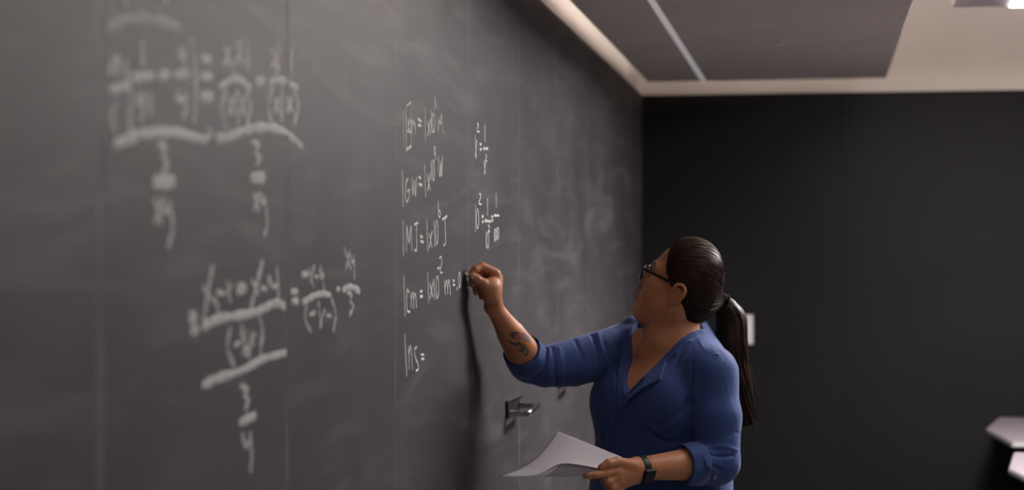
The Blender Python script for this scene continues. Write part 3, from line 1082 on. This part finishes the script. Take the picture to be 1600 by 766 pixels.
# left hand holding the sheets: back of the hand to the camera, thumb on top, index below
LH = lambda px, py, dz: pt(px, py, 4.525 + dz)
body.cone(WR_L, LH(966, 729, .004), .0265, .0165, 0.008)
body.cone(WR_L, LH(963, 738, -.010), .0265, .0170, 0.010)
body.cone(WR_L, LH(968, 750, -.006), .0255, .0155, 0.010)
body.cone(LH(992, 742, .03), LH(971, 757, .004), .020, .0125, 0.02)
TL = [LH(988, 728, .012), LH(964, 722, -.014), LH(950, 724.5, -.034), LH(939, 730.5, -.044)]
body.chain(TL, [.0165, .0122, .0105, .0075], 0.008, 0.004)
IL = [LH(963, 737, -.012), LH(946, 740, -.034), LH(930, 742.5, -.052), LH(915, 744.5, -.060)]
body.chain(IL, [.0140, .0108, .0092, .0070], 0.005, 0.003)
ML = [LH(965, 746, -.010), LH(950, 753, -.030), LH(944, 752, -.006), LH(952, 750, .018)]
body.chain(ML, [.0140, .0112, .0098, .0082], 0.005, 0.003)
RL = [LH(967, 752, -.006), LH(956, 762, -.024), LH(949, 760, .000), LH(956, 757, .020)]
body.chain(RL, [.0132, .0110, .0096, .0080], 0.005, 0.003)
PL = [LH(972, 757, .002), LH(965, 768, -.012), LH(957, 767, .006), LH(962, 763, .022)]
body.chain(PL, [.0115, .0094, .0084, .0072], 0.005, 0.003)

V, F = surface_net(body, tor(0, 0, 0).min() * 0 + np.array([-0.02, 4.15, 0.80]), np.array([0.86, 5.25, 1.66]), 0.0023)
me = mesh_np('body', V, F, True, T0)
# flat colour worn on the skin: lips, nails, brows and the tattoo
ink = np.zeros((len(V), 4), np.float32)


def paint(mask, col, a):
    ink[mask, :3] = col
    ink[mask, 3] = np.maximum(ink[mask, 3] * 0, a)


q = (V - HC) @ HA.T
paint((np.abs(q[:, 1]) < .024) & (q[:, 0] > .088) & (q[:, 2] > -.058) & (q[:, 2] < -.030), (.32, .09, .07), .75)
for sd in (-1, 1):
    yb = sd * q[:, 1]
    paint((yb > .012) & (yb < .050) & (np.abs(q[:, 2] - .047 - .006 * np.sin((yb - .012) * 80)) < .004) & (q[:, 0] > .06), (.02, .012, .008), .85)
for tip, prev in ((TH[3], TH[2]), (FM[3], FM[2])):
    d = tip - prev
    d /= np.linalg.norm(d)
    s_ = (V - tip) @ d
    side = (V - tip) @ (-FW)
    paint((np.linalg.norm(V - tip, axis=1) < .0115) & (s_ > -.005) & (side > .0048), (.66, .42, .34), .7)
for tip in (TL[3], IL[3]):
    paint((np.linalg.norm(V - tip, axis=1) < .0095) & ((V - tip) @ UP > .0025), (.24, .085, .06), .8)
# tattoo: bird-like figure on the outside of the forearm, laid out along (s) and across (t) it
fa = FA / np.linalg.norm(FA)
ac = np.cross(fa, FW)
ac /= np.linalg.norm(ac)
nrm = np.cross(ac, fa)
if nrm @ FW > 0:
    nrm = -nrm
d0 = V - EL_R
ts, tt, tn = d0 @ fa, d0 @ ac, d0 @ nrm


def arm_st(px, py):
    P = pt(px, py, 4.70)
    n0 = P - CAM
    # meet the forearm's front plane
    k = ((EL_R + nrm * 0.03 - CAM) @ nrm) / (n0 @ nrm)
    e = CAM + n0 * k - EL_R
    return e @ fa, e @ ac


T4 = lambda L: [(780 + x / 6.383, 500 + y / 6.383) for x, y in L]
TATTOO = (
        ([(205, 140), (265, 150), (320, 205), (332, 250), (300, 230), (240, 205)], (.10, .10, .12), .75),
        ([(215, 215), (270, 215), (328, 262), (322, 292), (290, 285), (250, 240)], (.62, .20, .05), .85),
        ([(200, 210), (250, 235), (290, 290), (268, 330), (235, 335), (210, 305), (182, 285), (176, 270), (205, 275)], (.075, .115, .075), .85),
        ([(236, 290), (262, 280), (250, 310), (222, 305)], (.45, .27, .19), .9),
        ([(78, 195), (100, 202), (140, 214), (200, 206), (210, 235), (150, 242), (105, 226)], (.05, .06, .055), .9),
        ([(103, 132), (150, 122), (180, 120), (215, 140), (170, 185), (130, 176), (108, 155)], (.045, .048, .055), .9),
        ([(150, 150), (185, 135), (232, 152), (238, 195), (190, 195), (150, 180)], (.42, .12, .11), .8),
        ([(182, 158), (196, 152), (200, 168), (188, 176)], (.10, .04, .05), .8))
at = me.color_attributes.new('ink', 'FLOAT_COLOR', 'POINT')
at.data.foreach_set('color', ink.ravel())
obj('body', me, M['skin'], root)


def inside(P, x, y):
    r = np.zeros(len(x), bool)
    for i in range(len(P)):
        (x0, y0), (x1, y1) = P[i], P[(i + 1) % len(P)]
        r ^= ((y0 > y) != (y1 > y)) & (x < (x1 - x0) * (y - y0) / (y1 - y0 + 1e-12) + x0)
    return r


polys = [(np.array([arm_st(*p) for p in T4(L)]), c, a) for L, c, a in TATTOO]
allp = np.vstack([p for p, _, _ in polys])
ga, gb = np.linspace(allp[:, 0].min(), allp[:, 0].max(), 110), np.linspace(allp[:, 1].min(), allp[:, 1].max(), 110)
GA, GB = np.meshgrid(ga, gb, indexing='ij')
gp = EL_R + GA.reshape(-1, 1) * fa + GB.reshape(-1, 1) * ac + nrm * 0.060
for _ in range(30):
    gp = gp - nrm * (body(gp) * .8)[:, None]
gp = gp + nrm * .0009
gi = np.arange(110 * 110).reshape(110, 110)
gq = np.stack([gi[:-1, :-1], gi[:-1, 1:], gi[1:, 1:], gi[1:, :-1]], -1).reshape(-1, 4)
mx, my = GA.ravel()[gq].mean(1), GB.ravel()[gq].mean(1)
wob = .0
fc = np.zeros((len(gq), 4), np.float32)
for P_, c_, a_ in polys:
    m_ = inside(P_, mx + wob, my - wob)
    fc[m_] = (*c_, a_)
keep = fc[:, 3] > 0
used, inv = np.unique(gq[keep], return_inverse=True)
tm = mesh_np('tattoo', gp[used], inv.reshape(-1, 4), True, T0)
ta = tm.color_attributes.new('ink', 'FLOAT_COLOR', 'CORNER')
ta.data.foreach_set('color', np.repeat(fc[keep], 4, 0).ravel())
obj('tattoo', tm, M['skin'], root)
for sd in (-1, 1):
    bm = bmesh.new()
    bmesh.ops.create_uvsphere(bm, u_segments=16, v_segments=10, radius=0.0118, matrix=Matrix.Translation(hd(.0815, sd * .033, .024) - T0))
    obj('eye', bm_mesh('eye', bm, True), M['eye'], root)

# blouse
bl = Solid()
torso(bl, 0.006, 0.004, False, 0.05)
bl.ellipsoid(tor(0, .060, 0.99), (.130, .085, .13), np.stack([LAT, FWD, UP]), 0.06)
# right sleeve, pushed up past the elbow
c2 = EL_R + FA * 0.20
bl.chain([SH_R, pt(935, 556, 4.90), pt(895, 567, 4.85), pt(852, 573, 4.80), EL_R], [.060, .064, .0625, .054, .050], 0.014, 0.002)
bl.cone(EL_R, c2 + FA * 0.1, 0.050, 0.043, 0.012, 'u', (c2, fa))
# left sleeve
fb = FB / np.linalg.norm(FB)
c3 = EL_L + FB * 0.44
bl.cone(SH_L, SH_L * .5 + EL_L * .5, 0.064, 0.070, 0.03)
bl.cone(SH_L * .5 + EL_L * .5, EL_L, 0.070, 0.058, 0.012)
bl.cone(EL_L, c3 + FB * 0.1, 0.058, 0.047, 0.010, 'u', (c3, fb))
# neckline: a V down the breastbone, closing round the back of the neck
Vh0, Vh1 = 1.130, 1.300


def neck_cut(P):
    h = P[:, 2]
    q = P - T0.astype(np.float32) - (u_[None] * ((h - 0.99) * 0.09)[:, None])
    x = q @ LAT.astype(np.float32)
    y = q @ FWD.astype(np.float32)
    t = np.clip((h - Vh0) / (Vh1 - Vh0), -0.3, 1.2)
    wv = 0.004 + 0.092 * np.power(np.maximum(t, 0), 0.9) + np.minimum(t, 0) * 0.3
    back = -0.01 - 0.03 * 0
    d = np.maximum(np.abs(x + 0.006) - wv, back - y) * 0.8
    d2 = np.sqrt(x * x + (y + 0.012) ** 2) - 0.066
    d2 = np.maximum(d2, 1.285 - h)
    return np.minimum(d, d2)


bl.add(neck_cut, tor(0, 0.05, 1.23), 0.22, 0.003, 's')
bl.cone(pt(1006, 514, 4.945), pt(988, 507, 4.955), .020, .022, .02)
hit0 = lambda *a: bl.hit(*a)
# creases where the cloth gathers (found on the cloth itself)
folds = [
    ([(854, 543), (851, 562), (842, 594)], .0045, .008), ([(863, 543), (867, 570), (868, 602)], .005, .008),
    ([(859, 545), (858, 565), (856, 598)], .004, -.004), ([(848, 566), (838, 582), (834, 596)], .004, .005), ([(874, 545), (878, 575), (878, 604)], .006, -.003),
    ([(898, 531), (906, 548), (912, 562)], .005, .0045), ([(925, 524), (932, 545), (936, 570)], .006, .0045), ([(934, 520), (940, 545), (950, 580)], .006, -.003),
    ([(1077, 630), (1074, 660), (1076, 700)], .012, .024), ([(1082, 566), (1079, 600), (1077, 628)], .005, .005),
    ([(1075, 632), (1050, 655), (1024, 668)], .007, .005), ([(1062, 690), (1035, 690), (1010, 672)], .008, .005), ([(1066, 650), (1048, 668), (1030, 676)], .006, -.003),
    ([(1100, 706), (1120, 714), (1146, 712)], .004, .006), ([(1098, 712), (1108, 724), (1128, 736)], .004, .006), ([(1104, 700), (1130, 698), (1152, 704)], .005, -.003),
    ([(1110, 688), (1130, 684), (1154, 676)], .003, .0025),
    ([(962, 640), (955, 680), (953, 720)], .004, .006), ([(940, 620), (945, 660), (944, 700)], .010, .003), ([(985, 650), (975, 690), (978, 730)], .012, .004),
    ([(1055, 575), (1062, 556), (1070, 540)], .004, .003), ([(1064, 580), (1072, 560), (1082, 545)], .004, .003), ([(1000, 505), (985, 530), (975, 560)], .006, .005),
    ([(996, 512), (990, 520), (980, 540)], .005, -.003), ([(964, 566), (964, 600), (964, 638)], .003, .006)]
fold_pts = [([hit0(x, y) for x, y in catmull(ps, 4)], wd * .85, am) for ps, wd, am in folds]
# collar facing and the turned-back placket flap
edgeL = [hit0(x, y) - FW * .001 for x, y in ((1003, 530), (999, 552), (992, 580), (979, 614), (967, 640), (962, 668))]
edgeR = [hit0(x, y) - FW * .001 for x, y in ((1098, 519), (1078, 534), (1056, 552), (1032, 570), (1006, 592), (984, 614))]
flap = [hit0(x, y) - FW * .003 for x, y in ((1040, 562), (1034, 592), (1008, 606), (985, 624), (972, 641), (984, 612), (1012, 586))]
band = [hit0(x, y) for x, y in ((1001, 538), (975, 545), (996, 562), (968, 578), (985, 596), (967, 610), (968, 640))]
seam_pts = [
    ('pocket_seam', [(1000, 636), (1012, 646), (1030, 651), (1046, 653)]),
    ('yoke_seam', [(1092, 530), (1100, 545), (1112, 553), (1124, 556)]),
    ('armhole_seam', [(1086, 560), (1080, 590), (1076, 625)]),
    ('sleeve_seam', [(1114, 688), (1132, 683), (1150, 676)]),
    ('placket_seam', [(958, 642), (954, 672), (953, 712)])]
seams3 = [(n, [hit0(x, y) for x, y in ps]) for n, ps in seam_pts]
for ps, wd, am in fold_pts:
    bl.crease(ps, wd, am)
bl.chain(edgeL[:4], [.003] * 4, 0.004)
bl.chain(edgeR, [.0040] * len(edgeR), 0.004)
lift = [0.0, .007, .009, .010, .006, .001, .001]
flap = [p + (FWD * l if l > .002 else 0) for p, l in zip(flap, lift)]
for i_, j_, k_ in ((0, 1, 6), (1, 2, 6), (2, 5, 6), (2, 3, 5), (3, 4, 5)):
    bl.tri(flap[i_], flap[j_], flap[k_], .0026, 0.002)
band = [p + FWD * .003 for p in band]
for i_, j_, k_ in ((0, 1, 2), (1, 3, 2), (2, 3, 4), (3, 5, 4), (4, 5, 6)):
    bl.tri(band[i_], band[j_], band[k_], .0024, 0.002)
V, F = surface_net(bl, np.array([-0.02, 4.30, 0.735]), np.array([0.92, 5.25, 1.40]), 0.0027)
blouse = obj('blouse', mesh_np('blouse', V, F, True, T0), M['blouse'], root)


def cuff(name, c, d, r, wid, th=0.0032):
    """turned-up cuff: a flared ring of cloth round the arm"""
    d = d / np.linalg.norm(d)
    a = np.cross(d, UP)
    a /= np.linalg.norm(a)
    b = np.cross(d, a)
    n = 48
    ring = []
    for s, rr in ((-wid, r + .003), (-wid, r + th + .004), (-wid * .5, r + th + .003), (-.004, r + th), (.002, r + th * .6), (.002, r + .001), (-.02, r - .002)):
        for k in range(n):
            t = 2 * math.pi * k / n
            wob = .0012 * math.sin(3 * t + 1) + .0008 * math.sin(7 * t)
            ring.append(c + d * (s + wob) + (a * math.cos(t) + b * math.sin(t)) * (rr + wob))
    m_ = 7
    Fc = [(i * n + k, i * n + (k + 1) % n, (i + 1) * n + (k + 1) % n, (i + 1) * n + k) for i in range(m_ - 1) for k in range(n)]
    return obj(name, mesh_np(name, ring, Fc, True, T0), M['blouse'], blouse)


def under(child):
    child.parent = blouse
    return child


cuff('cuff', c2 + fa * .001, fa, .0475, .050)
cuff('cuff', c3 + fb * .001, fb, .0485, .050)
for n_, ps in seams3:
    o = tube_obj(n_, [p - FW * .0008 for p in ps], .0011, M['seam'], None, 6, T0)
    o.parent = blouse


def button(px, py, r):
    p = bl.hit(px, py)
    g = bl.grad(p[None])[0]
    z = Vector(g)
    R_ = z.to_track_quat('Z', 'Y').to_matrix().to_4x4()
    bm = bmesh.new()
    bmesh.ops.create_cone(bm, cap_ends=True, segments=20, radius1=r, radius2=r * .85, depth=.003, matrix=Matrix.Translation(Vector(p - T0) + z * .004) @ R_)
    bmesh.ops.create_cone(bm, cap_ends=True, segments=20, radius1=r * .45, radius2=r * .4, depth=.0036, matrix=Matrix.Translation(Vector(p - T0) + z * .0045) @ R_)
    o = obj('button', bm_mesh('button', bm), M['button'], blouse)
    return o


button(1116, 745, .0062)['label'] = 'button on the tab of the near cuff'
button(1121, 555, .0035)
ptab = [bl.hit(x, y) - FW * .007 for x, y in ((1104, 716), (1108, 730), (1116, 745))]
tc_ = catmull(ptab, 5)
tv = np.array([p + fb * sx * .0055 - FW * dz for p in tc_ for sx, dz in ((-1, -.001), (-1, .0012), (1, .0012), (1, -.001))])
tf = [(4 * k + i, 4 * k + (i + 1) % 4, 4 * k + 4 + (i + 1) % 4, 4 * k + 4 + i) for k in range(len(tc_) - 1) for i in range(4)] + [(0, 1, 2, 3), (4 * len(tc_) - 1, 4 * len(tc_) - 2, 4 * len(tc_) - 3, 4 * len(tc_) - 4)]
obj('sleeve_tab', mesh_np('sleeve_tab', tv, tf, False, T0), M['blouse'], blouse)

# trousers and shoes (below the frame)
tr = Solid()
tr.add(loft([(0.66, .165, .140, 0), (0.74, .180, .146, 0), (0.90, .172, .138, 0), (0.93, .168, .134, 0)], 0.0), tor(0, 0, .8), .30, 0)
for sd in (-1, 1):
    hip, kn, an = tor(sd * .088, 0, .70), tor(sd * .105, .03, .46), tor(sd * .11, -.01, .10)
    tr.cone(hip, kn, .086, .068, .03)
    tr.cone(kn, an, .068, .056, .03)
V, F = surface_net(tr, T0 + (-.32, -.32, .05), T0 + (.32, .32, .96), 0.008)
obj('trousers', mesh_np('trousers', V, F, True, T0), M['trouser'], root)
for sd in (-1, 1):
    sh = Solid()
    a_ = tor(sd * .11, -.02, .045)
    sh.cone(a_, tor(sd * .125, .15, .032), .042, .031, .02)
    sh.cone(a_, a_ + UP * .05, .043, .044, .02)
    zf = np.float32(0.0)
    sh.add(lambda P: P[:, 2] - 0.002, a_, .3, 0.0, 's')
    V, F = surface_net(sh, a_ + (-.26, -.26, -.06), a_ + (.26, .26, .14), 0.005)
    obj('shoe', mesh_np('shoe', V, F, True, T0), M['shoe'], root)

# hair: a combed-back cap, strands running to the tie, and the ponytail
TIE = pt(1127, 470, 4.90)
hs_ = Solid()
hs_.ellipsoid(hd(.004, 0, .064), (.090, .083, .095), HA, 0.0)
hs_.ellipsoid(hd(-.022, 0, .034), (.062, .076, .080), HA, 0.02)
hs_.cone(hd(-.046, 0, .020), TIE - u_ * .006, .050, .014, 0.02)
hs_.cone(hd(-.040, .02, -.030), TIE - u_ * .012 - UP * .002, .036, .014, 0.03)


def hairline(P):
    q = (P - HC.astype(np.float32)) @ HA.T
    # keep what lies behind a line running from the forehead down past the temple to above the ear
    lim = np.interp(q[:, 2], [-.08, -.045, -.02, .030, .045, .075, .105, .13], [-.020, -.018, -.016, .036, .052, .064, .072, .068]).astype(np.float32)
    return (q[:, 0] - lim) * 0.8


hs_.add(hairline, hd(0, 0, 0.03), .3, 0.006, 'i')
V, F = surface_net(hs_, HC - 0.17, HC + 0.19, 0.0030)
hair = obj('hair', mesh_np('hair', V, F, True, T0), M['hair'], root)
# combed strands
N, K = 1500, 18
qh = (V - HC) @ HA.T
lim = np.interp(qh[:, 2], [-.08, -.045, -.02, .030, .045, .075, .105, .13], [-.020, -.018, -.016, .036, .052, .064, .072, .068])
front = np.where((np.abs(qh[:, 0] - lim) < .012))[0]
more = np.where(np.linalg.norm(V - TIE, axis=1) > .06)[0]
st = np.concatenate([V[rng.choice(front, N * 2 // 3)], V[rng.choice(more, N // 3)]])
t = np.linspace(0, 1, K)[None, :, None]
L = st[:, None] * (1 - t) + TIE * t
cen = hd(-.01, 0, .035)
for _ in range(14):
    flat = L.reshape(-1, 3)
    d = hs_(flat)
    dirv = flat - cen
    dirv /= np.linalg.norm(dirv, axis=1, keepdims=True)
    L = (flat - np.clip(d - 0.0014, -.01, .01)[:, None] * dirv * (np.abs(d) < .08)[:, None]).reshape(L.shape)
L[:, -1] = TIE + rng.normal(0, .004, (len(L), 3))
for _ in range(3):
    L[:, 1:-1] = (L[:, :-2] + 2 * L[:, 1:-1] + L[:, 2:]) / 4
R_ = np.full(L.shape[:2], .0011) * rng.uniform(.7, 1.3, (len(L), 1)) * np.interp(np.linspace(0, 1, K), [0, .1, 1], [.3, 1, .8])
V, F = tubes(L, R_, 4)
tag(obj('combed_strands', mesh_np('combed_strands', V, F, True, T0), M['hair'], hair), kind='stuff')
# ponytail
spine = catmull([TIE, pt(1137, 477, 4.905), pt(1143, 500, 4.91), pt(1142, 535, 4.905), pt(1145, 575, 4.905), pt(1154, 620, 4.90), pt(1167, 664, 4.90)], 6)
KN = len(spine)
prad = np.interp(np.linspace(0, 1, KN), [0, .10, .28, .5, .72, .9, 1.0], [.011, .019, .038, .043, .037, .027, .020])
NP = 620
ang = rng.uniform(0, 2 * math.pi, NP)
rr = np.sqrt(rng.uniform(0, 1, NP))
rr[:300] = rng.uniform(.85, 1.0, 300)
ax1 = u_
ax2 = w_
end = np.clip(rng.normal(.97, .12, NP), .6, 1.08)
Ls = np.zeros((NP, 22, 3))
for i in range(NP):
    tt_ = np.linspace(0, min(end[i], 1.0), 22)
    sp_ = np.stack([np.interp(tt_, np.linspace(0, 1, KN), spine[:, j]) for j in range(3)], 1)
    pr_ = np.interp(tt_, np.linspace(0, 1, KN), prad)
    a_i = ang[i] + .5 * tt_
    fl = 1 + max(0, rng.normal(0, .35)) * np.clip(tt_ - .5, 0, 1) * 2.2
    Ls[i] = sp_ + (np.cos(a_i) * rr[i] * pr_ * fl)[:, None] * ax1 + (np.sin(a_i) * rr[i] * pr_ * .8 * fl)[:, None] * ax2
    ph_ = rng.uniform(0, 6.28, 2)
    Ls[i] += (np.sin(tt_ * 9 + ph_[0]) * .0022 * np.clip(tt_ * 3, 0, 1))[:, None] * ax1 + (np.cos(tt_ * 7 + ph_[1]) * .002 * np.clip(tt_ * 3, 0, 1))[:, None] * ax2
    Ls[i, -1] += (end[i] - 1 > 0) * rng.normal(0, .006, 3)
Rs = np.interp(np.linspace(0, 1, 22), [0, .1, .8, 1], [.0012, .0018, .0014, .0004])[None] * rng.uniform(.7, 1.3, (NP, 1))
V, F = tubes(Ls, Rs, 4)
pony = tag(obj('ponytail', mesh_np('ponytail', V, F, True, T0), M['hair'], root), kind='stuff')
core = np.array([spine])
V, F = tubes(core, prad[None] * .86, 14)
obj('ponytail_core', mesh_np('ponytail_core', V, F, True, T0), M['hair'], pony)
dt = spine[3] - spine[0]
dt /= np.linalg.norm(dt)
a1 = np.cross(dt, UP); a1 /= np.linalg.norm(a1)
a2 = np.cross(dt, a1)
for off_ in (-.003, .004, .011):
    ringp = [TIE + dt * off_ + (a1 * math.cos(t_) + a2 * math.sin(t_)) * .0175 for t_ in np.linspace(0, 2 * math.pi, 16, endpoint=False)]
    tube_obj('hair_tie', ringp, .0052, M['tie'], root, 8, T0, 3, True)

# ------------------------------------------------------------------ eyeglasses
gz = empty('eyeglasses', hd(.108, 0, .024))
tag(gz, 'black-framed eyeglasses worn by the woman, their arm running to her ear', 'eyeglasses')
g0 = np.array(gz.location)
for sd in (-1, 1):
    ringp = []
    for t_ in np.linspace(0, 2 * math.pi, 20, endpoint=False):
        cx_, sx_ = math.cos(t_), math.sin(t_)
        yy = .0270 * math.copysign(abs(cx_) ** .55, cx_)
        zz_ = .0190 * math.copysign(abs(sx_) ** .6, sx_)
        ringp.append(hd(.112 - .06 * abs(.0365 + yy) ** 1.0 * .5 - .0, sd * (.0365 + yy), .020 + zz_))
    tube_obj('rim', ringp, .0021, M['frame'], gz, 8, g0, 4, True)
    cen_ = hd(.1105, sd * .0365, .020)
    Vl = [cen_] + ringp
    n = len(ringp)
    me = mesh_np('lens', Vl, [(0, 1 + i, 1 + (i + 1) % n) for i in range(n)], True, g0)
    ln = obj('lens', me, M['glass'], gz)
    sm = ln.modifiers.new('thick', 'SOLIDIFY')
    sm.thickness = .0015
    tp = tube_obj('temple', [hd(.109, sd * .0655, .030), hd(.104, sd * .0715, .030), hd(.055, sd * .0755, .029), hd(.006, sd * .0815, .026), hd(-.020, sd * .084, .018), hd(-.032, sd * .082, -.004)],
                  [.0044, .0042, .0038, .0034, .0030, .0024], M['frame'], gz, 8, g0, 5)
    hp = hd(.1085, sd * .0665, .033) - g0
    bm = bmesh.new()
    bmesh.ops.create_uvsphere(bm, u_segments=10, v_segments=6, radius=.003, matrix=Matrix.Translation(hp))
    obj('hinge', bm_mesh('hinge', bm, True), M['steel'], tp)
tube_obj('bridge', [hd(.111, -.011, .024), hd(.114, 0, .027), hd(.111, .011, .024)], .0020, M['frame'], gz, 8, g0)

# ------------------------------------------------------------------ watch, chalk, papers
wc = pt(1002, 733, 4.567)
wt = empty('wristwatch', wc)
tag(wt, 'black smart watch with a square dark face on the wrist holding papers', 'watch')
a = np.cross(fb, UP); a /= np.linalg.norm(a)
b = np.cross(fb, a)
ring = []
n = 40
for s, rr_ in ((-.010, .0292), (-.010, .0318), (-.007, .0330), (.007, .0330), (.010, .0318), (.010, .0292)):
    for k in range(n):
        t_ = 2 * math.pi * k / n
        ring.append(wc + fb * s + (a * math.cos(t_) + b * math.sin(t_)) * rr_)
Fc = [(i * n + k, i * n + (k + 1) % n, ((i + 1) % 6) * n + (k + 1) % n, ((i + 1) % 6) * n + k) for i in range(6) for k in range(n)]
obj('strap', mesh_np('strap', ring, Fc, True, wc), M['band'], wt)
out = -FW * .85 - UP * .38
out -= fb * (out @ fb)
out /= np.linalg.norm(out)
sdv = np.cross(out, fb)
Rm = Matrix((Vector(fb), Vector(sdv), Vector(out))).transposed().to_4x4()
bm = bmesh.new()
box(bm, (-.0175, -.020, -.005), (.0175, .020, .0055), .0045, 3)
me = bm_mesh('case', bm, True)
me.transform(Matrix.Translation(Vector(out) * .034) @ Rm)
cs = obj('case', me, M['band'], wt)
bm = bmesh.new()
box(bm, (-.0150, -.0175, .005), (.0150, .0175, .0066), .0012, 2)
me = bm_mesh('screen', bm)
me.transform(Matrix.Translation(Vector(out) * .034) @ Rm)
obj('screen', me, M['screen'], cs)
bm = bmesh.new()
bmesh.ops.create_cone(bm, cap_ends=True, segments=14, radius1=.003, radius2=.003, depth=.003, matrix=Matrix.Translation((.0185, .008, 0)) @ Matrix.Rotation(math.pi / 2, 4, 'Y'))
me = bm_mesh('crown', bm)
me.transform(Matrix.Translation(Vector(out) * .034) @ Rm)
obj('crown', me, M['steel'], cs)

yk, zk = on_wall(725.0, 427.5)
ktip = np.array([0.001, yk, zk])
kend = pt(741, 433, 4.545)
kd = kend - ktip
kl = np.linalg.norm(kd)
ks = np.linspace(0, 1, 8)
V, F = tubes((ktip + ks[:, None] * kd)[None], np.array([[.0030, .0040, .0043, .0043, .0043, .0043, .0043, .0040]]), 14)
me = mesh_np('chalk_stick', V, F, True, ktip)
bm = bmesh.new(); bm.from_mesh(me)
bmesh.ops.holes_fill(bm, edges=[e for e in bm.edges if e.is_boundary])
bm.to_mesh(me); bm.free()
tag(obj('chalk_stick', me, M['chalkstick'], None, ktip), 'short white chalk stick pinched in the raised hand against the board', 'chalk')


def sheet(name, P, label, th=.0006, sub=8):
    """a sheet of paper through a 4 x 4 net of points"""
    P = np.asarray(P, float)
    rows = np.array([catmull(r, sub) for r in P])
    G = np.array([catmull(rows[:, j], sub) for j in range(rows.shape[1])]).transpose(1, 0, 2)
    m_, n_ = G.shape[:2]
    c = G.reshape(-1, 3).mean(0)
    idx = np.arange(m_ * n_).reshape(m_, n_)
    Fq = np.stack([idx[:-1, :-1], idx[:-1, 1:], idx[1:, 1:], idx[1:, :-1]], -1).reshape(-1, 4)
    o = obj(name, mesh_np(name, G.reshape(-1, 3), Fq, True, c), M['paper'], None, c)
    md = o.modifiers.new('thick', 'SOLIDIFY')
    md.thickness = th
    return tag(o, label, 'paper', 'sheets of paper in the lowered hand')


q = lambda x, y, z: pt(x, y, z - 0.095)
sheet('paper_sheet', [
    [q(871, 674, 4.80), q(905, 687.5, 4.76), q(938, 701, 4.72), q(971, 714.5, 4.68)],
    [q(847, 706, 4.74), q(884, 708, 4.70), q(925, 714, 4.67), q(962, 722, 4.65)],
    [q(818, 730, 4.68), q(864, 723, 4.64), q(910, 724, 4.62), q(953, 729, 4.62)],
    [q(779, 745.5, 4.62), q(838, 743.5, 4.585), q(879, 724.5, 4.58), q(945, 734, 4.592)]], 'upper white sheet with a curled near edge held in the lowered hand')
sheet('paper_sheet', [
    [q(876, 723.6, 4.592), q(900, 725.5, 4.594), q(922, 729, 4.596), q(948, 732.8, 4.598)],
    [q(870, 732, 4.598), q(894, 733.5, 4.60), q(918, 735, 4.60), q(940, 737.5, 4.602)],
    [q(862, 738, 4.606), q(885, 739.5, 4.608), q(908, 740, 4.608), q(929, 740.5, 4.61)],
    [q(850, 744.8, 4.614), q(872, 745.2, 4.616), q(893, 745, 4.616), q(914, 744, 4.616)]], 'lower sheet showing as a grey wedge under the white sheet')
